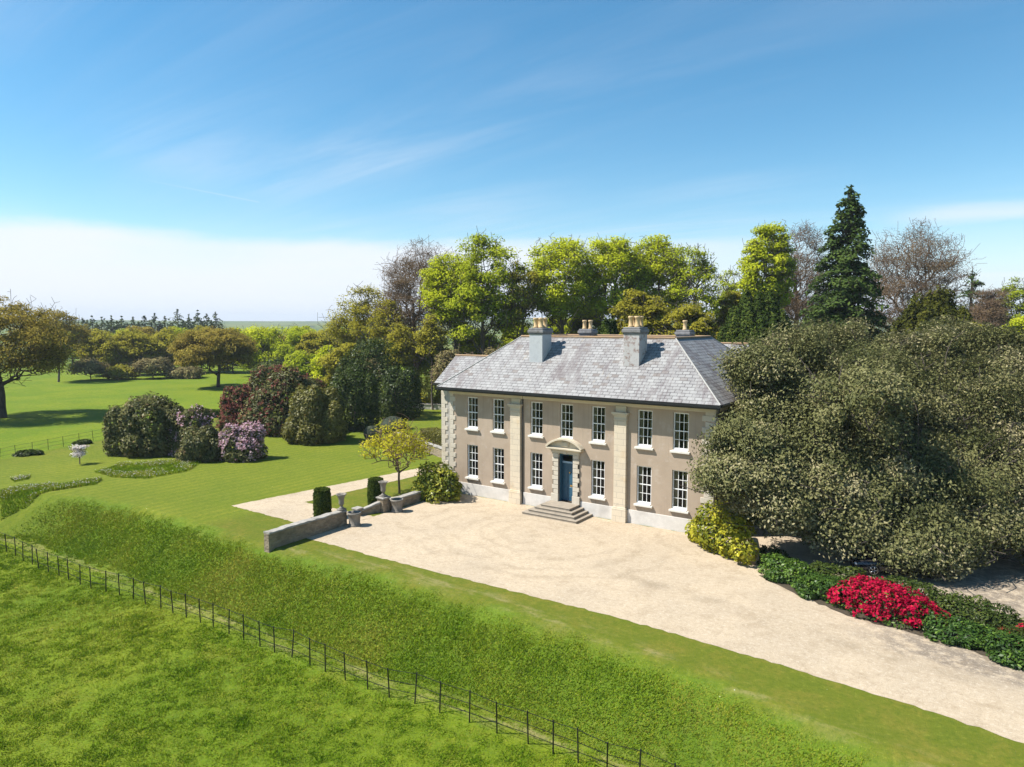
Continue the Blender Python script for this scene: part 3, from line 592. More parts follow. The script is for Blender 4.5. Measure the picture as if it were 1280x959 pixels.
# ------------------------------------------------------------------ plants: generators
def unit(v): return v / np.maximum(np.linalg.norm(v, axis=-1, keepdims=True), 1e-9)
def leaf_quads(C, nrm, size, asp, rs):
    n = len(C); nrm = unit(nrm); t = unit(np.cross(nrm, rs.randn(n, 3))); b = np.cross(nrm, t); s = (size * rs.uniform(.65, 1.3, n))[:, None]
    V = np.stack([C - t * s, C + b * s * asp + nrm * s * .12, C + t * s, C - b * s * asp + nrm * s * .12], 1).reshape(-1, 3)
    return V
def leaf_mesh(name, C, nrm, size, asp, tint, mats, rs, midx=None):
    V = leaf_quads(C, nrm, size, asp, rs); Q = np.arange(len(V)).reshape(-1, 4)
    return mesh_np(name, V, Q, mats, np.repeat(tint, 4), midx=midx)
def skeleton(att, trunk, alpha=.35):
    """join attraction points to the trunk, near ones first; parent = nearest node weighted by path length"""
    P = np.array(trunk, float); n0 = len(P); par = [-1] + list(range(n0 - 1)); L = [0.]
    for i in range(1, n0): L.append(L[-1] + np.linalg.norm(P[i] - P[i - 1]))
    top = P[-1]; order = np.argsort(np.linalg.norm((att - P[min(2, n0 - 1)]) * (1, 1, .8), axis=1)); N = n0 + len(att)
    PP = np.zeros((N, 3)); PP[:n0] = P; LL = np.zeros(N); LL[:n0] = L; par = np.array(par + [0] * len(att)); k = n0
    ok0 = 1
    for i in order:
        a = att[i]; d = PP[:k] - a; dist = np.sqrt((d * d).sum(1)); cost = dist + alpha * LL[:k] + np.where(PP[:k, 2] > a[2] + .2, 1.2 * (PP[:k, 2] - a[2]), 0) ; cost[0] += 1e6
        j = int(cost.argmin()); PP[k] = a; par[k] = j; LL[k] = LL[j] + dist[j]; k += 1
    return PP, par
def limb_mesh(name, PP, par, m, r0, rmin, expo=.42, sides=5):
    N = len(PP); cnt = np.zeros(N)
    isleaf = np.ones(N, bool); isleaf[par[par >= 0]] = False; cnt[isleaf] = 1
    for i in range(N - 1, 0, -1): cnt[par[i]] += cnt[i]
    rad = rmin + (r0 - rmin) * (cnt / cnt.max()) ** expo
    i = np.arange(1, N); A, B = PP[par[i]], PP[i]; ra = np.minimum(rad[par[i]], rad[i] * 1.6); rb = rad[i]; ra[par[i] == 0] = rad[0] * 1.25
    d = unit(B - A); up = np.where(np.abs(d[:, 2:3]) > .9, [[1., 0, 0]], [[0, 0, 1.]]); u = unit(np.cross(d, up)); v = np.cross(d, u)
    th = np.arange(sides) * 2 * np.pi / sides; ring = np.cos(th)[None, :, None] * u[:, None] + np.sin(th)[None, :, None] * v[:, None]
    V = np.concatenate([A[:, None] + ring * ra[:, None, None], B[:, None] + ring * rb[:, None, None]], 1).reshape(-1, 3)
    base = np.arange(len(i))[:, None] * 2 * sides; j = np.arange(sides); jn = (j + 1) % sides
    Q = np.stack([base + j, base + jn, base + sides + jn, base + sides + j], -1).reshape(-1, 4)
    return mesh_np(name, V, Q, m, smooth=True)
def lobes(rs, n, amp): return unit(rs.randn(n, 3)), rs.uniform(.5, 1, n) * amp
def crown_points(rs, n, rx, ry, rz, zc, lob, inner=.35, cut=-.75):
    d = unit(rs.randn(n * 3, 3)); d = d[d[:, 2] > cut][:n]
    l, a = lob; f = .78 + (np.exp(5 * (d @ l.T - 1)) * a).max(1)
    r = (inner + (1 - inner) * rs.rand(len(d)) ** .5) * f
    return d * r[:, None] * (rx, ry, rz) + (0, 0, zc), d
def place(name, parts, label, cat, loc, rz=0., group=None, sc=1.):
    o = thing(name, label, cat, loc, rz, group); o.scale = (sc,) * 3
    for nm, me in parts: link(nm, me, o)
    return o
def broadleaf(seed, Hh, Rr, base=.35, ncl=85, nl=130, ls=.20, leaf=None, bark=None, tr=.38, cl=1.25, flat=.5, twigs=6, dens=None, lean=(0, 0), asp=.62, lobamp=.42, alpha=.3, droop=0., cut=-.7, inner=.35, tw_r=.018, expo=.45, topbias=.75, centers=None, keep=None, tv=(.16, .17)):
    rs = np.random.RandomState(seed); zb = Hh * base; rz = (Hh - zb) / 2; zc = zb + rz * .95
    lob = lobes(rs, 9, lobamp)
    C, d = crown_points(rs, ncl, Rr * .86, Rr * .86, rz * .86, zc, lob, inner, cut)
    if centers is not None: C = centers
    C[:, :2] += np.array(lean) * (C[:, 2:3] / Hh)
    C[:, 2] = np.clip(C[:, 2], Hh * .09, Hh - cl * .3)
    n_tr = 7; tz = np.linspace(0, zb + rz * .9, n_tr); wob = np.cumsum(rs.randn(n_tr, 2) * .018 * Hh * .35, 0); wob[0] = 0
    trunk = np.c_[wob + np.outer(tz / Hh, lean), tz]; trunk[0, 2] = -.3
    att = [C]
    ax = np.c_[np.zeros((len(C), 2)), np.clip(zb * .75 + (C[:, 2] - zb) * .35, zb * .55, None)]
    for f in (.35, .68): att.append(ax + (C - ax) * f + rs.randn(len(C), 3) * Rr * .045)
    if twigs: att.append((C[:, None] + rs.randn(len(C), twigs, 3) * cl * np.array([.75, .75, .55])).reshape(-1, 3))
    att = np.concatenate(att)
    if keep is not None: att = att[keep(att)]
    PP, par = skeleton(att, trunk, alpha)
    limbs = limb_mesh('trunk', PP, par, bark, tr, tw_r, expo)
    k = rs.poisson(nl, len(C)).clip(4); ci = np.repeat(np.arange(len(C)), k); n = len(ci)
    csz = cl * rs.uniform(.6, 1.25, len(C))
    off = rs.randn(n, 3); rr_ = np.linalg.norm(off, axis=1, keepdims=True); off = off / rr_ * np.minimum(rr_, 1.9) * .62
    P = C[ci] + off * csz[ci][:, None] * (1, 1, flat); P[:, 2] -= droop * (np.abs(off[:, :2]).sum(1)) * .4; P[:, 2] = np.maximum(P[:, 2], .15)
    out = unit(P - (0, 0, zc)); nr = out * .5 + unit(off) * .55 + (0, 0, topbias) + rs.randn(n, 3) * .55
    tint = np.clip(.5 + rs.randn(len(C))[ci] * tv[0] + rs.randn(n) * tv[1], 0, 1)
    crown = leaf_mesh('crown', P, nr, ls, asp, tint, leaf, rs)
    return [('trunk', limbs), ('crown', crown)]
def conifer(seed, Hh, Rr, leaf, levels=34, ls=.26, per=30, droop=.22, bark=None, skirt=.06, top=.10, nb=9):
    rs = np.random.RandomState(seed); pts, nrm, tint = [], [], []; mb_v = []
    trunk = np.c_[np.zeros(10), np.zeros(10), np.linspace(-.3, Hh * .985, 10)]; PP = [tuple(p) for p in trunk]; par = [-1] + list(range(9))
    for i in range(levels):
        f = i / (levels - 1); z = Hh * (skirt + (1 - skirt - .015) * f); prof = (1 - f) ** .72 * (1 - .12 * math.exp(-((f - .02) / .1) ** 2)) + top * (1 - f) ** .2 * .6
        for bq in range(max(4, int(nb * (1 - f * .5)))):
            aa = rs.rand() * 6.283; Lb = Rr * prof * rs.uniform(.62, 1.16); z1 = z + rs.uniform(-.5, .5) * Hh / levels * 1.4
            dr = np.array([math.cos(aa), math.sin(aa), 0]); tip = dr * Lb + (0, 0, z1 - droop * Lb * .5)
            k = max(4, int(per * (Lb / Rr) ** 1.1)); u = rs.rand(k) ** .55; c = np.array([0, 0, z1]) + np.outer(u, dr * Lb)
            c[:, 2] += -droop * Lb * u ** 2 + .10 * Lb * np.sin(u * 3.1); side = np.array([-dr[1], dr[0], 0]); sp_ = .20 * Lb * (1.1 - u) + .25
            c += side * (rs.randn(k) * sp_)[:, None]; c[:, 2] += rs.randn(k) * .16
            pts.append(c); nrm.append(rs.randn(k, 3) * .5 + (0, 0, .9) + dr * .45); tint.append(np.clip(.35 + .3 * u + rs.randn() * .12 + rs.randn(k) * .14, 0, 1))
            jn = min(9, max(1, int(z1 / (Hh * .985) * 9))); PP.append(tuple(np.array([0, 0, z1]) + dr * Lb * .5 + (0, 0, .05 * Lb))); par.append(jn); PP.append(tuple(tip)); par.append(len(PP) - 2)
    P = np.concatenate(pts); P[:, 2] = np.maximum(P[:, 2], .2)
    return [('trunk', limb_mesh('trunk', np.array(PP), np.array(par), bark or M_BARKD, Hh * .014, .025, .6)), ('crown', leaf_mesh('crown', P, np.concatenate(nrm), ls, .5, np.concatenate(tint), leaf, rs))]
def mound(seed, lumps, nl, ls, leaf, flowers=None, asp=.45, shell=.25, bark=None, tintb=.5, up=.5, zmin=.02, stem=True):
    """shrub of rounded lumps (cx, cy, cz, rx, ry, rz); leaves in a shell of every lump; flowers = (material, share, size, mask)"""
    rs = np.random.RandomState(seed); Ps, Ns, Ts, Ss = [], [], [], []
    area = np.array([(l[3] * l[4]) ** .5 * l[5] + l[3] * l[4] for l in lumps]); area = area / area.sum()
    for l, w in zip(lumps, area):
        n = int(nl * w); d = unit(rs.randn(n, 3)); r = 1 - shell * rs.rand(n) ** 1.6 + .05 * rs.randn(n)
        lb = lobes(rs, 14, .20); bump = .90 + (np.exp(14 * (d @ lb[0].T - 1)) * lb[1]).max(1)
        p = d * (r * bump)[:, None] * l[3:6] + l[0:3]; Ps.append(p); Ns.append(unit(d / np.array(l[3:6])) + (0, 0, up) + rs.randn(n, 3) * .5); Ts.append(np.clip(tintb + (bump - 1) * 1.1 + rs.randn(n) * .2 + rs.randn() * .08, 0, 1)); Ss.append(r)
    P, Nn, T, S = map(np.concatenate, (Ps, Ns, Ts, Ss)); keep = P[:, 2] > zmin
    # drop leaves buried inside other lumps
    for l in lumps:
        q = ((P - l[0:3]) / np.array(l[3:6])); keep &= (q * q).sum(1) > .45
    P, Nn, T = P[keep], Nn[keep], T[keep]; parts = []
    if stem:
        b_ = MB()
        for l in lumps[:6]: b_.tube([(l[0] * .25, l[1] * .25, -.1), (l[0] * .7, l[1] * .7, l[2] * .55), (l[0], l[1], l[2])], [.09, .06, .03], 5)
        me = bpy.data.meshes.new('stem'); me.from_pydata(b_.v, [], b_.f); me.materials.append(bark or M_BARKD); parts.append(('stem', me))
    parts.append(('foliage', leaf_mesh('foliage', P, Nn, ls, asp, T, leaf, rs)))
    for fl, share, fs, mask in (flowers or []):
        m_ = rs.rand(len(P)) < share * (mask(P) if mask else 1.); c = P[m_]; nn = Nn[m_]; kk = 7
        c2 = (c[:, None] + unit(nn)[:, None] * fs * .9 + rs.randn(len(c), kk, 3) * fs * .62).reshape(-1, 3)
        parts.append(('flowers', leaf_mesh('flowers', c2, np.repeat(nn, kk, 0) + rs.randn(len(c2), 3) * .8, fs * .62, .8, np.clip(.5 + rs.randn(len(c2)) * .25, 0, 1), fl, rs)))
    return parts
def dome(rs, R_, Hh, n=9, ry=None):
    """lumps making an uneven dome"""
    ry = ry or R_; L_ = [(0, 0, Hh * .36, R_ * .74, ry * .74, Hh * .56)]
    for i in range(n):
        a_ = 2.399 * i + rs.rand() * .5; q = rs.uniform(.30, .74); rl = rs.uniform(.26, .50); zz = Hh * rs.uniform(.22, .52) if q > .5 else Hh * rs.uniform(.52, .70)
        L_.append((R_ * q * math.cos(a_), ry * q * math.sin(a_), zz, R_ * rl, ry * rl, min(Hh * .36, Hh - zz)))
    for i in range(max(4, n - 3)):
        a_ = 6.283 * (i + rs.rand() * .6) / max(4, n - 3); L_.append((R_ * .64 * math.cos(a_), ry * .64 * math.sin(a_), Hh * rs.uniform(.14, .22), R_ * rs.uniform(.34, .44), ry * rs.uniform(.34, .44), Hh * rs.uniform(.2, .3)))
    return L_
def ground_z(x, y): return float(hgt(x, y))
def wood_spot(px, depth, top):
    p = far(px, top, depth); z = ground_z(p[0], p[1]); return (float(p[0]), float(p[1]), z), float(p[2]) - z

# ------------------------------------------------------------------ the great holm oak beside the house and the bed under it
rsh = np.random.RandomState(4); hb = np.array([20.6, 2.6, 0.])
HOLM = [(950, 522, 40.2, 26), (985, 512, 42, 36), (1022, 545, 41.8, 42), (1075, 500, 43, 42), (1130, 498, 43.4, 44), (1190, 500, 43.4, 44), (1250, 505, 43.4, 44), (1000, 610, 39, 42), (1160, 704, 34.8, 24), (1128, 706, 34.9, 18), (960, 480, 41.5, 40), (1022, 476, 43.5, 44), (1095, 478, 44, 46), (1165, 478, 44.5, 46), (1240, 482, 44, 46), (945, 590, 37.5, 40), (1000, 570, 39, 48), (1068, 565, 39.5, 48), (1140, 570, 39.5, 50), (1215, 568, 39.5, 50), (1000, 650, 36.8, 36), (1070, 648, 36.6, 42), (1145, 650, 36.4, 42), (1215, 650, 36.6, 42), (946, 462, 41, 32), (985, 444, 44, 40), (1046, 443, 46, 44), (1118, 452, 47, 44), (1190, 436, 47, 44), (1252, 448, 46, 42), (1320, 466, 46, 50), (934, 564, 37.8, 42), (908, 600, 36.8, 26), (985, 520, 41, 58), (1060, 515, 42, 58), (1140, 520, 42, 62), (1225, 520, 42, 60), (1300, 540, 42, 60),
        (962, 628, 37, 46), (1030, 612, 37.5, 58), (1100, 610, 37.5, 60), (1180, 616, 37.5, 62), (1258, 610, 38, 58), (1330, 620, 39, 60), (1046, 668, 36.4, 32), (1132, 684, 35.6, 38), (1168, 700, 35.0, 26), (1178, 684, 35.2, 38), (1232, 664, 35.8, 40), (1300, 690, 36, 40)]
cs = []
for px, py, dp, rp in HOLM:
    c = far(px, py, dp) - hb; rr_ = rp * dp / F; n = int(14 + 6 * rr_); d = unit(rsh.randn(n, 3)); d[:, 2] = np.abs(d[:, 2]) * .9 - .25 * rsh.rand(n); cs.append(c + d * rr_ * rsh.uniform(.55, 1.0, (n, 1)))
for k in range(15):                                             # the far side of the crown
    a_ = R(20 + 14 * k); q = 7.5 + 2.2 * rsh.rand(); c = np.array([3.5 + q * math.cos(a_) * .9, 3.5 + q * math.sin(a_), rsh.uniform(4.5, 10)]); d = unit(rsh.randn(14, 3)); cs.append(c + d * 1.9)
cs = np.concatenate(cs); cs[:, 2] = np.maximum(cs[:, 2], .9); wx = cs + hb
cs = cs[~((wx[:, 0] < 11.2) & (wx[:, 1] > -.9) & (wx[:, 2] < 8.2))]
holm = broadleaf(11, 13.6, 11, base=.12, ncl=40, nl=520, ls=.09, leaf=L_HOLM, bark=M_BARKD, tr=.55, cl=1.0, flat=.76, twigs=2, asp=.5, tw_r=.016, topbias=.45, centers=cs, tv=(.25, .10), expo=.55, keep=lambda P: ~((P[:, 0] + hb[0] < 11.6) & (P[:, 1] + hb[1] > -1.4) & (P[:, 2] < 9.5)))
place('holm_oak', holm, 'huge grey green holm oak spreading over the drive at the right end of the house', 'tree', tuple(hb))

# ------------------------------------------------------------------ wood and parkland trees
def tree(kind, seed, px, depth, top, wpx, label, cat='tree', rz=None, group=None, by=None, **kw):
    if by is not None:
        x, y = spot(px, by); depth = float((np.array([x, y, 0]) - CAM) @ _fw); hh = float(far(px, top, depth)[2]); loc = (x, y, ground_z(x, y))
    else: loc, hh = wood_spot(px, depth, top)
    rr_ = wpx / 2 * depth / F * (1.3 if kind == 'farb' else 1.); q = dict(KINDS[kind]); q.update(kw); nm = q.pop('name'); fn = q.pop('fn', broadleaf); sc_ = q.pop('lk', 1.)
    if fn is conifer: parts = conifer(seed, hh, rr_, **q)
    else:
        hh *= 1.045; q['cl'] = q.get('cl', .15) * rr_ + .45; q['tr'] = q.get('tr', .016) * hh; parts = broadleaf(seed, hh, rr_, **q)
    return place(nm, parts, label, cat, loc, rz if rz is not None else 0., group)
KINDS = {
 'beech': dict(name='beech_tree', lobamp=.26, base=.36, ncl=200, nl=125, ls=.18, cut=-.85, inner=.5, leaf=L_LIME, bark=M_BARK, flat=.50, tr=.012, cl=.13, expo=.55),
 'green': dict(name='broadleaf_tree', base=.24, ncl=160, nl=150, ls=.19, leaf=L_GREEN, bark=M_BARK, flat=.55, tr=.012, cl=.13, expo=.55),
 'airy': dict(name='young_leaf_tree', base=.30, ncl=100, nl=80, ls=.17, leaf=L_GREEN, bark=M_BARK, twigs=9, flat=.5, tr=.012, cl=.13, tw_r=.022, expo=.55),
 'slim': dict(name='slender_tree', base=.38, ncl=60, nl=85, ls=.17, leaf=L_OLIVE, bark=M_BARK, twigs=8, flat=.6, tr=.009, cl=.2, tw_r=.02, expo=.55),
 'bare': dict(name='bare_beech', base=.22, ncl=210, nl=230, ls=.10, leaf=L_BUD, bark=M_BARKB, twigs=24, flat=.6, tr=.016, cl=.13, tw_r=.013, inner=.45, alpha=.2, expo=.55, asp=.4),
 'olive': dict(name='oak_tree', base=.14, ncl=130, nl=200, ls=.19, leaf=L_OLIVE, bark=M_BARK, twigs=6, flat=.5, tr=.016, cl=.12, expo=.55),
 'oak': dict(name='parkland_oak', base=.13, ncl=190, nl=210, ls=.17, leaf=L_BRONZE, bark=M_BARKD, twigs=10, flat=.5, tr=.026, cl=.095, cut=-.5, tw_r=.014, inner=.5, topbias=.6, expo=.58, lobamp=.3),
 'farb': dict(name='woodland_tree', base=.04, cut=-.95, ncl=110, nl=130, ls=.27, leaf=L_OLIVE, bark=M_BARK, twigs=5, flat=.55, tr=.014, cl=.14, tw_r=.03, expo=.55),
 'scrub': dict(name='scrub_bush', base=.02, ncl=60, nl=110, ls=.19, leaf=L_SCRUB, bark=M_BARKB, twigs=7, flat=.7, tr=.02, cl=.2, tw_r=.02, cut=-.2),
 'spruce': dict(name='conifer_tree', fn=conifer, leaf=L_DARK, levels=17, ls=.60, per=26, nb=9, top=.10),
}
FAR2 = [(88, 'green'), (118, 'olive gold'), (150, 'dark green'), (186, 'bronze'), (222, 'dark green'), (262, 'yellow green'), (300, 'olive'), (338, 'bronze'), (372, 'fresh green'), (404, 'olive gold'), (440, 'dim green'), (476, 'dim olive')]
TREES = [
 ('slim', 21, 432, 122, 378, 62, 'thin half bare tree at the left tip of the wood behind the house'),
 ('slim', 22, 458, 116, 352, 56, 'slender pale stemmed tree, second from the left tip of the wood'),
 ('slim', 23, 484, 110, 368, 52, 'low slim olive tree in front of the bare dome crowned beech'),
 ('bare', 24, 519, 113, 290, 120, 'dark leafless beech with a domed twig crown, tallest at the left of the wood'),
 ('slim', 25, 500, 104, 402, 40, 'small slender tree under the leafless domed beech'),
 ('beech', 26, 566, 106, 303, 96, 'fresh lime green beech just right of the leafless domed beech'),
 ('green', 27, 606, 103, 286, 118, 'tall green leafed beech rising left of the left chimney'),
 ('slim', 28, 540, 101, 392, 44, 'thin stemmed tree in shade left of the house roof'),
 ('slim', 29, 650, 101, 318, 44, 'narrow tree in the gap behind the left chimney'),
 ('beech', 30, 702, 104, 286, 112, 'broad bright green beech behind the roof, just right of the left chimney'),
 ('beech', 31, 768, 105, 280, 108, 'tallest lime green beech behind the roof between the two front chimneys'),
 ('beech', 32, 822, 108, 283, 92, 'lime beech behind the right front chimney'),
 ('airy', 33, 866, 103, 291, 88, 'open crowned tree with bare outer limbs at the right end of the beech row'),
 ('olive', 34, 806, 88, 352, 96, 'low spreading olive gold oak behind the right front chimney'),
 ('olive', 35, 866, 84, 366, 88, 'olive green oak behind the right end of the roof ridge'),
 ('airy', 36, 914, 118, 334, 58, 'pale thin leaved tree between the beech row and the lime tree', ),
 ('olive', 37, 918, 104, 358, 54, 'small bronze tinged tree left of the dark yew'),
 ('beech', 38, 960, 100, 266, 78, 'narrow bright lime green tree left of the great conifer'),
 ('bare', 39, 1004, 112, 277, 92, 'reddish brown bare beech half hidden behind the great conifer'),
 ('bare', 40, 1142, 100, 266, 140, 'wide spreading bare brown beech right of the great conifer'),
 ('bare', 41, 1238, 112, 349, 50, 'small bare tree at the right edge above the holm oak'),
 ('airy', 42, 1274, 115, 341, 66, 'green tree at the far right edge above the holm oak'),
 ('beech', 43, 1284, 86, 388, 60, 'low bright lime tree at the far right edge behind the holm oak'),
 ('olive', 44, 1222, 92, 392, 54, 'low bronze green tree between the olive yew and the right edge'),
 # understorey of the wood
 ('green', 45, 596, 118, 402, 60, 'shaded green tree low in the wood left of the left chimney'),
 ('green', 46, 730, 112, 372, 60, 'dark green tree low in the wood between the front chimneys'),
 ('scrub', 47, 566, 98, 432, 52, 'brown scrub at the foot of the wood left of the roof'),
 ('scrub', 48, 616, 92, 428, 44, 'pale scrub just above the left hip of the roof'),
 ('green', 49, 520, 118, 412, 50, 'dim green bush deep in the wood behind the leafless beech'),
 ('green', 50, 648, 116, 392, 50, 'dim green tree low behind the left chimney stack'),
 ('scrub', 51, 470, 112, 430, 60, 'tall brown scrub at the left foot of the wood'),
 ('green', 52, 690, 118, 388, 56, 'dim tree low behind the ridge right of the left chimney'),
 # woodland edge across the park
 ('farb', 60, 128, 168, 412, 50, 'pale olive tree first on the left of the far wood edge'),
 ('farb', 61, 166, 172, 407, 56, 'olive gold tree left of the bronze parkland oak in the far wood edge'),
 ('farb', 62, 204, 176, 407, 56, 'yellow green tree in the far wood edge touching the bronze oak'),
 ('farb', 63, 250, 180, 406, 56, 'olive tree seen over the left shoulder of the bronze parkland oak'),
 ('farb', 64, 290, 178, 406, 46, 'bronze tinged tree seen over the top of the parkland oak'),
 ('farb', 65, 328, 168, 402, 72, 'bright lime green tree right of the bronze parkland oak', dict(leaf=L_LIME, nl=120)),
 ('farb', 66, 372, 164, 408, 54, 'mid green tree with dark stems between the lime tree and the wood', dict(leaf=L_GREEN)),
 ('farb', 67, 402, 150, 406, 46, 'yellow green tree before the left tip of the wood'),
 ('farb', 68, 412, 118, 432, 44, 'low bright lime tree above the dark evergreens', dict(leaf=L_LIME, nl=130, ls=.24)),
 ('farb', 69, 432, 112, 424, 50, 'olive tree beside the dark evergreens', dict(ls=.22)),
 ('farb', 70, 380, 138, 438, 50, 'low green tree behind the big rhododendron', dict(leaf=L_GREEN)),
 ('scrub', 71, 112, 156, 449, 44, 'grey brown scrub at the left of the far field edge', dict(ls=.28, nl=70)),
 ('scrub', 72, 150, 158, 460, 46, 'brown scrub along the far field edge under the pale olive tree', dict(ls=.28, leaf=L_OLIVE, nl=80)),
 ('scrub', 73, 190, 160, 447, 44, 'scrub along the far field edge left of the bronze oak', dict(ls=.28, nl=70)),
 ('scrub', 74, 345, 150, 452, 60, 'dark scrub under the lime tree at the far field edge', dict(ls=.3, leaf=L_DARK)),
 ('scrub', 75, 232, 162, 462, 46, 'low scrub at the far field edge beneath the bronze oak branches', dict(ls=.3)),
]
for tr in TREES:
    kw = dict(tr[7]) if len(tr) > 7 else {}
    tree(*tr[:7], group='trees of the wood' if tr[1] < 60 else 'trees along the far field edge', **kw)
for i, (px, cn) in enumerate(FAR2):
    lf = {'green': L_GREEN, 'dark green': L_GREEN, 'dim green': L_GREEN, 'fresh green': L_LIME, 'bronze': L_BRONZE}.get(cn, L_OLIVE)
    tree('farb', 140 + i, px, 215 + 9 * (i % 3), 405 + (i * 7) % 5, 52, '%s treetop behind the far wood edge, %s' % (cn, ['far behind the left oak', 'beside the large left oak', 'above the pale olive tree', 'left of the bronze oak', 'over the left of the bronze oak', 'over the middle of the bronze oak', 'over the right of the bronze oak', 'behind the lime green tree', 'right of the lime green tree', 'left of the house wood', 'through the left tip of the house wood', 'through the stems of the house wood'][i]), group='second row of the far wood', leaf=lf, base=.05, ncl=80, nl=110, ls=.33)
tree('oak', 80, 4, 0, 372, 210, 'large bronze olive oak at the left edge of the pasture', by=522, nl=170, ncl=260, droop=.3, lobamp=.4, twigs=9, ls=.15)
tree('oak', 81, 273, 0, 404, 122, 'bronze domed parkland oak standing alone in the far pasture', by=484, nl=210, ls=.2)
tree('airy', 82, 68, 150, 384, 76, 'thin leaved tree rising behind the large oak at the left edge', leaf=L_BRONZE, ls=.22)
for i, (px, dp, top, w, lb) in enumerate([
    (103, 330, 401, 13, 'leftmost of the distant dark conifers on the skyline'), (115, 335, 399, 14, 'second distant conifer from the left on the skyline'), (127, 328, 401, 13, 'third distant conifer from the left on the skyline'),
    (139, 332, 399, 14, 'fourth distant conifer from the left on the skyline'), (152, 336, 400, 14, 'fifth distant conifer from the left, in the low run'), (166, 330, 401, 14, 'sixth distant conifer from the left, in the low run'),
    (180, 334, 398, 13, 'left conifer of the pointed pair on the skyline'), (193, 333, 395, 14, 'taller right conifer of the pointed pair on the skyline'), (206, 336, 400, 14, 'short conifer just left of the broad tall one'),
    (222, 326, 391, 26, 'broadest and tallest distant conifer on the skyline'), (236, 334, 398, 14, 'short conifer right of the broad tall one'), (247, 328, 393, 18, 'tall conifer left in the right hand group of the skyline'),
    (258, 331, 396, 16, 'middle conifer in the right hand group of the skyline'), (269, 333, 394, 18, 'rightmost of the distant dark conifers on the skyline')]):
    tree('spruce', 100 + i, px, dp, top - 3, w * 2.5, lb, 'conifer', group='distant conifers on the skyline')
for i, px in enumerate((109, 121, 134, 146, 159, 173, 187, 200, 214, 229, 242, 253, 264)):
    tree('spruce', 180 + i, px, 345 + 4 * (i % 3), 402 + (i * 5) % 3, 30, 'low dark conifer filling a gap in the distant skyline row', 'conifer', group='low conifers in the gaps of the skyline row')
loc, hh = wood_spot(1063, 80, 231)
place('giant_conifer', conifer(120, hh, 6.0, L_CONE, levels=52, ls=.24, per=150, nb=13, skirt=.10, top=.16, droop=.16), 'great dark green conical conifer towering behind the holm oak', 'conifer', loc)
loc, hh = wood_spot(1216, 118, 333)
place('pine_tree', conifer(121, hh, 3.6, L_CONE, levels=16, ls=.22, per=90, nb=6, skirt=.40, top=.3, droop=.05), 'thin dark pine between the bare brown beech and the right edge', 'pine', loc)
def yew(seed, Hh, Rr, n, nl, leaf=L_YEW):
    rs = np.random.RandomState(seed); L_ = []
    for i in range(n):
        a_ = 2.399 * i; q = Rr * .86 * math.sqrt((i + .3) / n); h_ = Hh * (1 - .34 * (q / Rr) ** 2) * rs.uniform(.86, 1.03)
        r1, r2 = Rr * rs.uniform(.19, .27), Rr * rs.uniform(.19, .27); L_ += [(q * math.cos(a_), q * math.sin(a_), h_ * .45, r1, r2, h_ * .45), (q * math.cos(a_), q * math.sin(a_), h_ * .80, r1, r2, h_ * .20)]
    return mound(seed, L_, nl, .19, leaf, asp=.45, shell=.3, up=.4)
for seed, px, dp, top, w, lb, lf in ((130, 952, 78, 350, 96, 'dark columnar yew left of the great conifer behind the roof', L_YEW), (131, 1172, 72, 352, 100, 'olive tinted upright yew right of the great conifer', leaf_mat('olive_yew_leaf', [(0, (.03, .035, .008)), (.5, (.07, .075, .014)), (1, (.14, .135, .025))], .2)), (132, 760, 82, 397, 56, 'small dark yew behind the ridge between the chimneys', L_YEW)):
    loc, hh = wood_spot(px, dp, top); place('yew_tree', yew(seed, hh, w / 2 * dp / F, 26, 110000, lf), lb, 'yew', loc)

# ------------------------------------------------------------------ shrubs of the garden
def shrub_at(name, label, px, by, wpx, top, leaf, seed, nl, ls=.15, fl=None, n=9, cat='shrub', group=None, deep=None, **kw):
    x, y = spot(px, by); dep = float((np.array([x, y, 0]) - CAM) @ _fw); rw = wpx / 2 * dep / F; ry = deep or rw * .85
    away = unit(np.array([x - CAM[0], y - CAM[1]])); x += away[0] * ry * .8; y += away[1] * ry * .8
    hh = float(far(px, top, dep + ry * .8)[2]); rs = np.random.RandomState(seed)
    parts = mound(seed, dome(rs, rw, hh, n, ry), nl, ls, leaf, fl, **kw)
    return place(name, parts, label, cat, (x, y, ground_z(x, y)), YAW * -1, group)
lowside = lambda P: (P[:, 0] < 0) * 1.0
shrub_at('rhododendron', 'large dark green rhododendron dome at the left of the lawn, hardly in flower', 186, 571, 106, 487, L_RHOD, 201, 42000, .17, n=13)
shrub_at('rhododendron', 'rhododendron with dusty pink blossom standing behind a darker dark green one', 240, 570, 62, 506, L_RHOD, 202, 14000, .16, [(L_PINK, .05, .16, None)])
shrub_at('rhododendron', 'small dark green rhododendron between the dusty pink and the bright pink one', 252, 578, 60, 531, L_RHOD, 203, 17000, .15)
shrub_at('rhododendron', 'small rhododendron covered in bright pink blossom at the lawn edge', 304, 577, 62, 528, L_RHOD, 204, 11000, .15, [(L_PINK, .12, .17, lambda P: .25 + .75 * (P[:, 2] > 1.2))])
shrub_at('rhododendron', 'huge tall rhododendron mound with dusky red and bronze tops', 356, 545, 118, 456, L_RHOD, 205, 46000, .19, [(L_RED, .045, .2, None)], n=13)
shrub_at('rhododendron', 'dusky red flowered rhododendron at the left foot of the huge mound', 300, 540, 52, 482, L_RHOD, 206, 17000, .17, [(L_RED, .12, .2, None)])
shrub_at('rhododendron', 'rounded olive green rhododendron on the right of the huge mound', 394, 557, 82, 479, L_RHOL, 207, 32000, .16, n=10)
shrub_at('evergreen_shrub', 'dark evergreen bush right of the rounded olive rhododendron', 440, 540, 74, 452, L_DARK, 208, 18000, .17, up=.4)
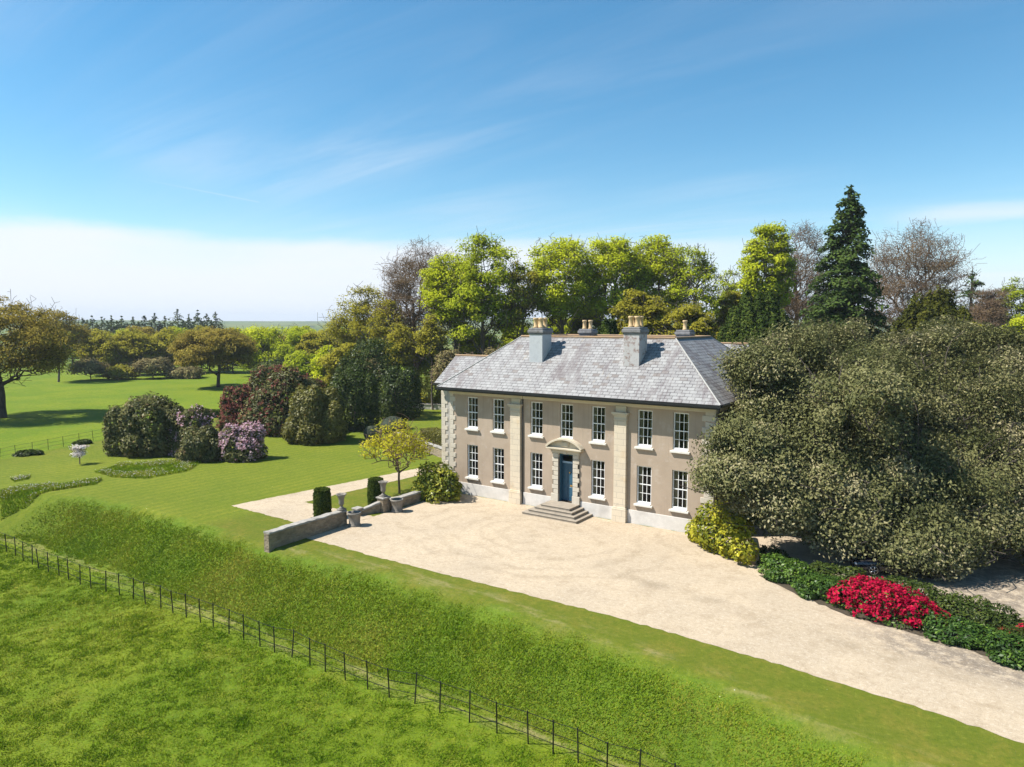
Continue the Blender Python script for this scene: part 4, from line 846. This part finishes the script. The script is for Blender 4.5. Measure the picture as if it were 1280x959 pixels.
shrub_at('evergreen_tree', 'tall dark evergreen between the olive rhododendron and the wood', 462, 522, 96, 422, L_DARK, 209, 24000, .19, n=12, up=.4)
shrub_at('evergreen_shrub', 'dark evergreen bush nearest the house corner at the lawn edge', 500, 527, 64, 458, L_DARK, 210, 16000, .17, up=.4)
shrub_at('garden_bush', 'pale yellow green bush half seen left of the house corner', 536, 505, 46, 456, L_OLIVE, 211, 9000, .17)
shrub_at('garden_bush', 'fresh green bush under the dark evergreens', 418, 548, 30, 520, L_BED, 212, 4000, .15)
shrub_at('dark_thicket', 'low dark thicket on the far lawn fence, nearest the left edge', 34, 570, 32, 561, L_DARK, 213, 2500, .14, n=5)
shrub_at('dark_thicket', 'low dark thicket on the far lawn fence beside the big dark rhododendron', 103, 556, 24, 549, L_DARK, 214, 1800, .14, n=5)
place('magnolia', broadleaf(215, 1.9, .85, base=.30, ncl=20, nl=60, ls=.07, leaf=L_WHITE, bark=M_BARK, tr=.05, cl=.3, twigs=3, tw_r=.01), 'tiny white flowering magnolia alone on the left lawn', 'tree', (*spot(100, 580), 0))
rs0 = np.random.RandomState(5)
place('laurel_bush', mound(220, dome(rs0, 2.15, 2.65, 10, 1.7), 6500, .15, L_SPOT, asp=.5, up=.7, shell=.4), 'round glossy yellow green bush against the left corner of the house front', 'shrub', (-9.6, -2.1, 0), R(-15))
acer = broadleaf(221, 5.8, 2.9, base=.18, ncl=90, nl=42, ls=.095, leaf=L_ACER, bark=M_BARKB, tr=.085, cl=.55, flat=.6, twigs=7, tw_r=.012, alpha=.2, cut=-.45, inner=.5, asp=.5)
place('small_ornamental_tree', acer, 'small open tree with fresh yellow leaves on the lawn strip beside the gateway', 'tree', (-12.7, -2.7, 0))
place('golden_bush', mound(222, [(0, 0, 1.0, 1.4, 1.1, 1.0), (-.9, .5, 1.0, .95, .8, .9), (.9, -.7, .9, 1.0, .8, .9), (-.5, .2, 1.9, .9, .9, .9), (.4, -.1, 2.1, .9, .9, .8), (1.7, -1.3, .8, .8, .7, .7), (-1.5, 1.0, .7, .8, .7, .7), (1.3, -.6, 1.6, .8, .8, .7)], 7000, .13, L_GOLD, asp=.5, up=.7, shell=.5), 'bright golden yellow bush against the right end of the house front', 'shrub', (11.15, -2.35, 0))

# planted bed between forecourt and drive
BED = [(14.0, -4.9), (16.0, -6.3), (18.5, -7.7), (20.8, -8.0), (24.5, -8.9), (27, -9.6), (27.5, -6.2), (24, -4.4), (21, -3.6), (18, -3.0), (15.5, -2.6)]
M_SOIL = stone_mat('bed_soil', (.07, .055, .035), (.05, .04, .027), (.1, .08, .05), .5, 6.)
sheet('bed_soil', BED, .014, M_SOIL, .12, seed=8)
def bedshrub(name, label, x, y, rx, ry, h, leaf, seed, nl, ls=.085, fl=None, n=8, rz=0., group='low shrubs of the forecourt bed', **kw):
    rs = np.random.RandomState(seed); return place(name, mound(seed, dome(rs, rx, h, n, ry), nl, ls, leaf, fl, **kw), label, 'shrub', (x, y, 0), rz, group)
bedshrub('bed_shrub', 'fresh green low shrub at the left tip of the forecourt bed', 15.3, -4.5, 1.5, 1.2, 1.05, L_BED, 301, 6500, up=.7, tintb=.62)
bedshrub('bed_shrub', 'low green shrub left of the crimson azalea, by the gravel edge', 17.1, -5.8, 1.4, 1.2, 1.0, L_BED, 302, 6500, up=.7)
bedshrub('bed_shrub', 'low dark shrub behind the left side of the crimson azalea', 17.4, -3.9, 1.7, 1.2, .95, L_DARK, 303, 6000, up=.5)
bedshrub('azalea', 'crimson azalea in full flower at the middle of the forecourt bed', 19.7, -6.5, 2.2, 1.5, 1.15, L_BED, 304, 5200, .075, [(L_CRIM, .42, .11, lambda P: (P[:, 2] > .2) * (.3 + .7 * (np.sin(P[:, 0] * 4.1 + 1) * np.sin(P[:, 1] * 4.7) > -.45)))], n=12, rz=R(-10), group=None)
bedshrub('bed_shrub', 'dark green shrub in shade behind the crimson azalea', 20.4, -4.4, 2.0, 1.3, 1.1, L_DARK, 305, 7000, up=.5)
bedshrub('bed_shrub', 'green shrub just right of the crimson azalea, by the gravel edge', 22.3, -7.4, 1.5, 1.2, .9, L_BED, 306, 6500, up=.7, tintb=.4)
bedshrub('bed_shrub', 'dark shrub behind the green one right of the crimson azalea', 22.9, -5.6, 1.9, 1.5, 1.05, L_DARK, 307, 7500, up=.5, tintb=.55)
bedshrub('bed_shrub', 'leafy green shrub by the gravel at the right end of the bed in frame', 24.5, -8.2, 1.5, 1.2, .9, L_BED, 308, 6500, up=.7, tintb=.45)
bedshrub('bed_shrub', 'dark shrub with a few red blooms at the right edge of the bed', 25.4, -6.6, 1.8, 1.6, 1.0, L_DARK, 309, 7000, fl=[(L_CRIM, .02, .09, None)], up=.5)
bedshrub('bed_shrub', 'ferny dark clump between the stone stump and the golden bush', 13.9, -2.6, 1.0, .9, .85, L_DARK, 310, 2600, up=.6)
mb = MB(); rs1 = np.random.RandomState(2); mb.lathe([(.34, -.05), (.36, .3), (.30, .7), (.27, 1.05), (.20, 1.3), (.06, 1.36)], n=11, wob=lambda i, j: 1 + .16 * math.sin(j * 2.3 + i) * math.cos(i * 1.7))
tag(mb.build('stone_stump', M_RUBBLE, None, True, loc=(13.25, -3.15, 0)), 'weathered rough stone stump at the left tip of the forecourt bed', 'stone')

# ------------------------------------------------------------------ terrace walls, piers, urns, planters, clipped yews
def wall_run(name, label, pts, w, m=M_RUBBLE, cope=.09):
    """pts = (x, y, z_bottom, z_top)"""
    o = thing(name, label, 'wall', (pts[0][0], pts[0][1], 0)); ox, oy = pts[0][:2]; b1, b2 = MB(), MB()
    for (x0, y0, a0_, t0), (x1, y1, a1, t1) in zip(pts, pts[1:]):
        d = np.array([x1 - x0, y1 - y0]); L_ = np.linalg.norm(d); d /= L_; nn = np.array([-d[1], d[0]]); n = max(2, int(L_ / .28)); rs = np.random.RandomState(int(abs(x0 * 10 + y0)))
        sec, cap = [], []
        for i in range(n + 1):
            f = i / n; c = np.array([x0 - ox, y0 - oy]) + d * L_ * f; bz = a0_ + (a1 - a0_) * f; tz = t0 + (t1 - t0) * f; jj = rs.uniform(-.025, .025, 4)
            sec.append([(*(c - nn * (w / 2 + jj[0])), bz), (*(c + nn * (w / 2 + jj[1])), bz), (*(c + nn * (w / 2 - .02 + jj[1])), tz - cope), (*(c - nn * (w / 2 - .02 + jj[0])), tz - cope)])
            z2 = tz + jj[2]; cap.append([(*(c - nn * (w / 2 + .05 + jj[3])), tz - cope + .002), (*(c + nn * (w / 2 + .05 + jj[3])), tz - cope + .002), (*(c + nn * (w / 2 + .03)), z2), (*(c - nn * (w / 2 + .03)), z2)])
        for mbx, S in ((b1, sec), (b2, cap)):
            vs = [p for s_ in S for p in s_]; fs = [(i * 4 + k, i * 4 + (k + 1) % 4, (i + 1) * 4 + (k + 1) % 4, (i + 1) * 4 + k) for i in range(n) for k in range(4)] + [(3, 2, 1, 0), (n * 4, n * 4 + 1, n * 4 + 2, n * 4 + 3)]
            mbx.add(vs, fs)
    b1.build('stonework', m, o); b2.build('coping', M_COPING, o); return o
wall_run('terrace_wall', 'long rubble stone wall between lawn and forecourt, left of the gateway', [(-9.82, -16.35, -.5, .98), (-9.9, -13, -.2, .98), (-9.95, -10.55, -.1, .96)], .44)
wall_run('terrace_wall', 'short low stone wall from the gateway pier to the laurel bush', [(-10.1, -6.55, -.1, .72), (-10.1, -3.4, -.1, .70)], .42)
wall_run('terrace_wall', 'stub of sloping stone wall ending in a low pier at the gateway', [(-10.75, -8.35, -.1, .38), (-10.2, -7.25, -.1, .72)], .3)
wall_run('garden_wall', 'low dark stone wall on the lawn beyond the left corner of the house', [(-29.0, 14.1, -.1, .95), (-20.0, 10.2, -.1, .95), (-14, 7.8, -.1, .95)], .4)
wall_run('white_wall', 'low pale wall in the distance left of the house corner', [(-48.5, 36, -.1, .8), (-36, 41, -.1, .8)], .4, m=M_PLINTH)
def pier(label, x, y, w, h):
    o = thing('gate_pier', label, 'pier', (x, y, 0)); b_ = MB(); b_.box(-w / 2, w / 2, -w / 2, w / 2, -.05, h); b_.build('shaft', M_RUBBLE, o, bevel=.03)
    b_ = MB(); b_.box(-w / 2 - .06, w / 2 + .06, -w / 2 - .06, w / 2 + .06, h + .002, h + .10); b_.build('cap', M_COPING, o, bevel=.02); return o
pier('square stone gate pier carrying the right urn', -10.12, -6.95, .62, .92)
pier('low stub pier at the end of the sloping wall in the gateway', -10.85, -8.6, .45, .42)
def urn(label, x, y, z, tilt=0.):
    o = thing('stone_urn', label, 'urn', (x, y, z), group='urns flanking the gateway'); b_ = MB()
    b_.box(-.21, .21, -.21, .21, 0, .09); b_.lathe([(.17, .09), (.18, .13), (.11, .18), (.08, .26), (.10, .31), (.12, .32)], n=16); b_.build('foot', M_URN, o, True)
    b_ = MB(); b_.lathe([(.09, .32), (.15, .36), (.165, .44), (.16, .62), (.19, .78), (.26, .93), (.33, 1.02), (.30, 1.03), (.2, .9), (.12, .6)], n=28, wob=lambda i, j: 1 + (.07 * math.cos(j * math.pi * .5) * min(1, max(0, (i - 2) / 4)))); b_.build('bowl', M_URN, o, True)
    o.rotation_euler = (tilt, tilt * .5, 0)
urn('tall fluted stone urn on the end of the long terrace wall', -9.95, -10.75, .98, .03)
urn('tall fluted stone urn on the square gate pier', -10.12, -6.95, 1.02)
def planter(label, x, y):
    o = thing('stone_planter', label, 'planter', (x, y, 0), group='drum planters at the gateway'); b_ = MB()
    b_.lathe([(.40, -.03), (.40, .08), (.34, .12), (.36, .45), (.40, .72), (.44, .76), (.44, .86), (.37, .86), (.35, .70)], n=20, wob=lambda i, j: 1 + .02 * math.sin(j * 2.1 + i)); b_.build('drum', M_URN, o, True)
    b_ = MB(); b_.lathe([(.36, .70), (.2, .76), (.05, .78)], n=12); b_.build('soil', M_SOIL, o)
planter('round stone drum planter in front of the long wall end', -9.25, -10.35)
planter('round stone drum planter in front of the square gate pier', -9.35, -6.45)
def clipped(seed, kind, a_, b_, h, leaf, n, ls=.06):
    """clipped evergreen: dense leaf skin over a dark core"""
    rs = np.random.RandomState(seed); core = MB()
    if kind == 'drum':
        prof = [(a_ * .92, .05), (a_ * .96, h * .3), (a_ * .93, h * .8), (a_ * .80, h * .95), (a_ * .4, h * .99), (.02, h)]; core.lathe([(r * .95, z * .98) for r, z in prof], n=18)
        z = rs.rand(n) * h * 1.25; th = rs.rand(n) * 6.283; topm = z > h; r = np.interp(np.minimum(z, h), [p[1] for p in prof], [p[0] for p in prof]); r = np.where(topm, np.sqrt(rs.rand(n)) * a_ * .9, r); zz = np.where(topm, h * (1.0 - .05 * (r / a_) ** 2) , z)
        P = np.c_[r * np.cos(th), r * np.sin(th), zz]; N_ = np.where(topm[:, None], [[0, 0, 1.]], np.c_[np.cos(th), np.sin(th), th * 0 + .15])
    elif kind == 'ball':
        d = unit(rs.randn(n, 3)); P = d * (a_, b_, h / 2) + (0, 0, h / 2); N_ = d; core.lathe([(max(.02, a_ * .95 * math.sin(t)), h / 2 - h * .47 * math.cos(t)) for t in np.linspace(0.05, 3.09, 10)], n=18)
    else:
        core.box(-a_ * .97, a_ * .97, -b_ * .95, b_ * .95, 0, h * .97); P = (rs.rand(n, 3) - .5) * 2; ar = np.array([b_ * h, a_ * h, a_ * b_ * 2]); ax = rs.choice(3, n, p=ar / ar.sum()); sg = np.sign(rs.randn(n)); P[np.arange(n), ax] = sg; N_ = np.zeros((n, 3)); N_[np.arange(n), ax] = sg
        P[:, 2] = np.where(ax == 2, 1, P[:, 2]); N_[:, 2] = np.abs(N_[:, 2]); P = P * (a_, b_, h / 2) + (0, 0, h / 2)
    P = P + rs.randn(n, 3) * .025
    cm = bpy.data.meshes.new('core'); cm.from_pydata(core.v, [], core.f); cm.materials.append(leaf)
    return [('core', cm), ('foliage', leaf_mesh('foliage', P, N_ + rs.randn(n, 3) * .55, ls, .5, np.clip(.5 + rs.randn(n) * .22, 0, 1), leaf, rs))]
place('clipped_yew', clipped(401, 'drum', .56, 0, 1.95, L_YEW, 7000), 'clipped yew drum behind the long terrace wall', 'topiary', (-12.3, -10.3, 0), 0, 'clipped yew drums by the gateway')
place('clipped_yew', clipped(402, 'drum', .56, 0, 1.95, L_YEW, 7000), 'clipped yew drum behind the square gate pier', 'topiary', (-11.6, -6.2, 0), .8, 'clipped yew drums by the gateway')
place('topiary_ball', clipped(403, 'ball', .95, .9, 1.6, L_GREY, 5000, .07), 'smaller grey green topiary ball on the lawn beyond the yellow tree', 'topiary', (*spot(466, 551), 0))
x, y = spot(484, 548); place('topiary_ball', clipped(404, 'ball', 1.5, 1.3, 2.3, L_GREY, 7000, .07), 'larger grey green topiary mound beside the small ball', 'topiary', (x, y + 1.0, 0))
place('box_hedge', clipped(405, 'box', 5.0, 1.0, 1.5, L_RHOL, 9000, .08), 'golden clipped hedge behind the low garden wall at the house corner', 'hedge', (-21.5, 13.6, 0), R(-24))
place('box_hedge', clipped(406, 'box', 4.6, .8, 1.0, L_YEW, 6000, .08), 'clipped dark hedge between the dark and the red rhododendrons', 'hedge', (*spot(264, 522), 0), R(28))

# ------------------------------------------------------------------ iron estate fences
def fence(name, label, path, gap, h, rails, seed, pr=.029, rr_=.011):
    o = thing(name, label, 'fence', (path[0][0], path[0][1], ground_z(*path[0]))); B = np.array(o.location); rs = np.random.RandomState(seed); P_ = []
    for (x0, y0), (x1, y1) in zip(path, path[1:]):
        n = max(1, round(math.hypot(x1 - x0, y1 - y0) / gap))
        for k in range(n): P_.append((x0 + (x1 - x0) * k / n + rs.uniform(-.07, .07), y0 + (y1 - y0) * k / n + rs.uniform(-.05, .05)))
    P_.append(path[-1]); tops = []
    for x, y in P_:
        z = ground_z(x, y); ln = rs.randn(2) * .035 if rs.rand() < .8 else rs.randn(2) * .09; b_ = MB()
        b_.tube([(0, 0, -.25), (ln[0], ln[1], h)], pr, 5); b_.build('post', M_BLACK, o, loc=tuple(np.array([x, y, z]) - B)); tops.append((x, y, z, ln))
    for q in rails:
        b_ = MB(); b_.tube([tuple(np.array([x + l[0] * q / h, y + l[1] * q / h, z + q + rs.uniform(-.015, .015)]) - B) for x, y, z, l in tops], rr_, 4); b_.build('rail', M_BLACK, o)
    return o
fence('estate_fence', 'black iron estate fence with thin posts along the foot of the grass bank', [(-41, -23.6), (-29.4, -22.0), (-23.8, -21.85), (-18.8, -21.6), (-12.7, -20.9), (-4.7, -20.6), (1.1, -20.5), (6.1, -20.15), (10, -19.85), (13.1, -19.75), (15.4, -19.7), (19, -20.4), (23, -22.3)], 1.17, 1.25, (.38, .75, 1.2), 31)
fence('park_fence', 'thin dark iron fence between the lawn and the far pasture at the left', [(-50, -20.5), (-52.3, -14.4), (-54.6, -9.4), (-56.9, -2.6), (-61, 7)], 1.6, 1.1, (.35, .7, 1.05), 32, .022, .012)

# ------------------------------------------------------------------ dark car under the holm oak (nose to the left of the picture)
M_CAR = plain('dark_blue_car_paint', (.008, .010, .016), .12, spec=.7, var=.0)
M_TYRE = plain('tyre_rubber', (.018, .018, .018), .85)
M_RIM = plain('alloy_rim', (.55, .56, .58), .28, metal=1., var=.1)
M_CGL = plain('car_glass', (.01, .012, .014), .05, spec=.8, var=0.)
M_LAMP = plain('headlight_glass', (.6, .62, .65), .1, spec=.8, var=0.)
car = thing('parked_car', 'dark blue saloon car parked in shade under the holm oak', 'car', (19.6, -.35, .0), YAW * -1 - R(8))
def loft(secs):
    """secs: list of (x, half width at belt, z_low, z_belt, z_top, half width at top)"""
    b_ = MB(); vs = []
    for x, w, zl, zb, zt, wt in secs: vs += [(x, -w * .93, zl), (x, -w, zl + .16), (x, -w, zb), (x, -wt, zt), (x, wt, zt), (x, w, zb), (x, w, zl + .16), (x, w * .93, zl)]
    n = 8; fs = [(i * n + k, i * n + (k + 1) % n, (i + 1) * n + (k + 1) % n, (i + 1) * n + k) for i in range(len(secs) - 1) for k in range(n)]
    return b_.add(vs, fs + [tuple(range(n - 1, -1, -1)), tuple(range((len(secs) - 1) * n, len(secs) * n))])
b_ = loft([(-2.25, .62, .30, .55, .62, .55), (-2.12, .80, .22, .60, .70, .66), (-1.5, .88, .20, .66, .82, .74), (-.8, .90, .20, .72, .92, .78), (0, .90, .20, .74, .93, .78), (1.3, .90, .20, .76, .95, .78), (1.95, .86, .22, .76, .96, .74), (2.2, .78, .30, .66, .86, .66)])
bo = b_.build('body', M_CAR, car, True)
b_ = loft([(-.95, .74, .88, .90, .91, .70), (-.25, .74, .88, 1.10, 1.36, .58), (.35, .74, .88, 1.12, 1.43, .58), (1.05, .74, .88, 1.10, 1.38, .58), (1.75, .72, .88, .93, .97, .66)]); cb = b_.build('cabin', M_CAR, bo, True)
for sy in (-1, 1):
    b_ = MB(); yb = sy * .752
    b_.quad((-.62, sy * .755, .95), (.28, sy * .755, .95), (.28, sy * .625, 1.33), (-.15, sy * .625, 1.29)); b_.quad((.34, sy * .755, .95), (1.35, sy * .75, .96), (1.0, sy * .625, 1.30), (.34, sy * .625, 1.33)); b_.build('side_window', M_CGL, bo)
    b_ = MB(); b_.box(-.55, -.38, sy * .93 - .07, sy * .93 + .07, .92, 1.03); b_.build('mirror', M_CAR, bo, bevel=.03)
b_ = MB(); b_.quad((-.93, -.66, .935), (-.93, .66, .935), (-.28, .54, 1.345), (-.28, -.54, 1.345)); b_.build('windscreen', M_CGL, bo)
for sx in (-1.40, 1.38):
    for sy in (-1, 1):
        w = MB(); w.lathe([(.20, -.11), (.29, -.11), (.32, -.07), (.32, .07), (.29, .11), (.20, .11)], n=24); t_ = w.build('wheel', M_TYRE, car, True, loc=(sx, sy * .82, .32)); t_.rotation_euler = (R(90) * sy, 0, 0)
        w = MB(); w.lathe([(.205, -.10), (.21, -.125), (.18, -.10), (.06, -.09), (.02, -.09)], n=24)
        for k in range(5): a_ = k * 1.2566; w.tube([(.03 * math.cos(a_), .03 * math.sin(a_), -.105), (.19 * math.cos(a_), .19 * math.sin(a_), -.112)], .024, 6)
        r_ = w.build('rim', M_RIM, t_, True); r_.rotation_euler = (0, 0, 0)
for sy in (-.62, .62):
    b_ = MB(); b_.box(-2.24, -2.12, sy - .16, sy + .16, .52, .62); b_.build('headlight', M_LAMP, car, bevel=.03)

# ------------------------------------------------------------------ standing grass: rough field, bank and the unmown patches
L_GRASS = leaf_mat('grass_blade', [(0, (.050, .115, .006)), (.35, (.120, .215, .011)), (.7, (.21, .275, .016)), (1, (.32, .30, .045))], .25, upn=1.3)
def blades(P, h, w, lean, tint, rs):
    n = len(P); a_ = rs.rand(n) * 6.283; t = np.c_[np.cos(a_), np.sin(a_), a_ * 0] * w[:, None]; d = np.c_[lean[:, 0] * h, lean[:, 1] * h, h]
    V = np.stack([P - t, P + t, P + d], 1).reshape(-1, 3); return V, np.arange(3 * n).reshape(-1, 3), np.repeat(tint, 3)
rs = np.random.RandomState(77)
x = rs.uniform(-46, 27, 2600000); y = rs.uniform(-35, -14.6, 2600000); _, _, T = zones(x, y); T = T + vnoise(x, y, 1.3, 31) * .08 + vnoise(x, y, .35, 32) * .10
ok = (T > .0) & ((x > -33 + 4 * rs.rand(len(x))) | (T > .9)); x, y, T = x[ok], y[ok], T[ok]
q = np.stack([x, y, np.full_like(x, -1.5)], 1) - CAM; dep = q @ _fw; sx = q @ _r / dep * F; sy = -(q @ _u) / dep * F; ok = (np.abs(sx) < 690) & (sy < 520); x, y, T, dep = x[ok], y[ok], T[ok], dep[ok]
cl1 = .75 * vnoise(x, y, .62, 21) + .8 * vnoise(x, y, .30, 22) + .35 * vnoise(x, y, 1.7, 23)
isb = (T < 1.04); dens = np.where(isb, .85 * sstep(T / .25), .42) * (1 + np.where(isb, .0, .8) * cl1) * np.clip((27 / dep) ** 1.3, .15, 1.0); dens *= np.where((T > 1.04) & (T < 1.35), .4, 1); ok = rs.rand(len(x)) < dens
x, y, T, cl1, isb, dep = x[ok], y[ok], T[ok], cl1[ok], isb[ok], dep[ok]; n = len(x)
h = np.where(isb, .085, .062) * (1 + np.where(isb, .25, .9) * np.clip(cl1, -.5, 1.2)) * rs.uniform(.6, 1.4, n); h *= np.where(isb, .25 + .75 * sstep((T - .0) / .4), 1)
tint = np.clip(np.where(isb, .60, .56) - np.where(isb, .15, .36) * np.maximum(cl1, -.35) + np.where(isb, vnoise(x + y * .5, y * 2.2, 2.2, 27) * .34, 0) + vnoise(x, y, 6, 25) * .25 + vnoise(x, y, 1.9, 26) * .3 + rs.randn(n) * .19, 0, 1)
ln = np.c_[.35 + rs.randn(n) * .45, .1 + rs.randn(n) * .45]
for nm, m_, lb in (('bank_grass', isb, 'long rough grass on the bank'), ('field_grass', ~isb, 'tussocky meadow grass in the near field')):
    P_ = np.stack([x[m_], y[m_], hgt(x[m_], y[m_]) - .01], 1); V, Q, t_ = blades(P_, h[m_], .016 * dep[m_] / 25 * rs.uniform(.7, 1.4, m_.sum()), ln[m_], tint[m_], rs)
    tag(link(nm, mesh_np(nm, V, Q, L_GRASS, t_)), lb, 'grass', kind='stuff')
print('blades', n)
# unmown flower patches on the left lawn
def patch(label, poly, n, h, seed, white):
    rs = np.random.RandomState(seed); P_ = np.array(poly); lo, hi = P_.min(0), P_.max(0); c = rs.uniform(lo, hi, (n * 3, 2)); ins = np.zeros(len(c), bool)
    for (x0, y0), (x1, y1) in zip(P_, np.roll(P_, -1, 0)): ins ^= ((y0 > c[:, 1]) != (y1 > c[:, 1])) & (c[:, 0] < (x1 - x0) * (c[:, 1] - y0) / (y1 - y0 + 1e-9) + x0)
    c = c[ins][:n]; n = len(c); nz = vnoise(c[:, 0], c[:, 1], 1.3, seed); Pz = np.c_[c, hgt(c[:, 0], c[:, 1])]; hh = h * (1 + nz) * rs.uniform(.6, 1.3, n)
    V, Q, t_ = blades(Pz, hh, np.full(n, .035), rs.randn(n, 2) * .35, np.clip(.62 + nz * .5 + rs.randn(n) * .15, 0, 1), rs)
    o = tag(link('unmown_patch', mesh_np('unmown_patch', V, Q, L_GRASS, t_)), label, 'grass', 'unmown patches on the left lawn', kind='stuff')
    f = (rs.rand(n) < white) & (nz > -.12); C = Pz[f] + np.c_[rs.randn(f.sum(), 2) * .05, hh[f] * .95]
    link('flower_heads', leaf_mesh('flower_heads', C, rs.randn(f.sum(), 3) * .4 + (0, 0, 1), .034, .9, rs.rand(f.sum()), L_WHITE, rs), o)
pp = lambda *a: [spot(*q) for q in a]
patch('unmown flowering patch in front of the dark rhododendron', pp((118, 591), (150, 581), (215, 577), (252, 578), (235, 590), (180, 600), (140, 598)), 6500, .21, 51, .16)
patch('unmown grassy patch at the left edge of the lawn', pp((0, 616), (40, 607), (70, 607), (128, 600), (120, 607), (60, 616), (36, 624), (0, 628)), 7000, .20, 52, .10)
patch('small white flowered patch above the left unmown patch', pp((14, 601), (38, 596), (36, 600), (18, 604)), 500, .18, 53, .3)
print('verts', sum(len(m.vertices) for m in bpy.data.meshes))

# ------------------------------------------------------------------ the air between here and the skyline
def air(t): return t.n('ShaderNodeVolumePrincipled', {'Color': (.80, .88, 1., 1), 'Density': .00016, 'Anisotropy': .0}).outputs[0]
m = bpy.data.materials.new('haze'); m.use_nodes = True; t = NT(m.node_tree); v = air(t); t.n('ShaderNodeOutputMaterial', {1: v})
zs = [p.co.z for p in bpy.data.meshes['ground'].vertices]
b = MB(); b.box(-5400, 5400, -5400, 5400, min(zs) - 1, 92); tag(b.build('haze', m), 'thin blue summer haze over the whole park', 'haze', kind='stuff')
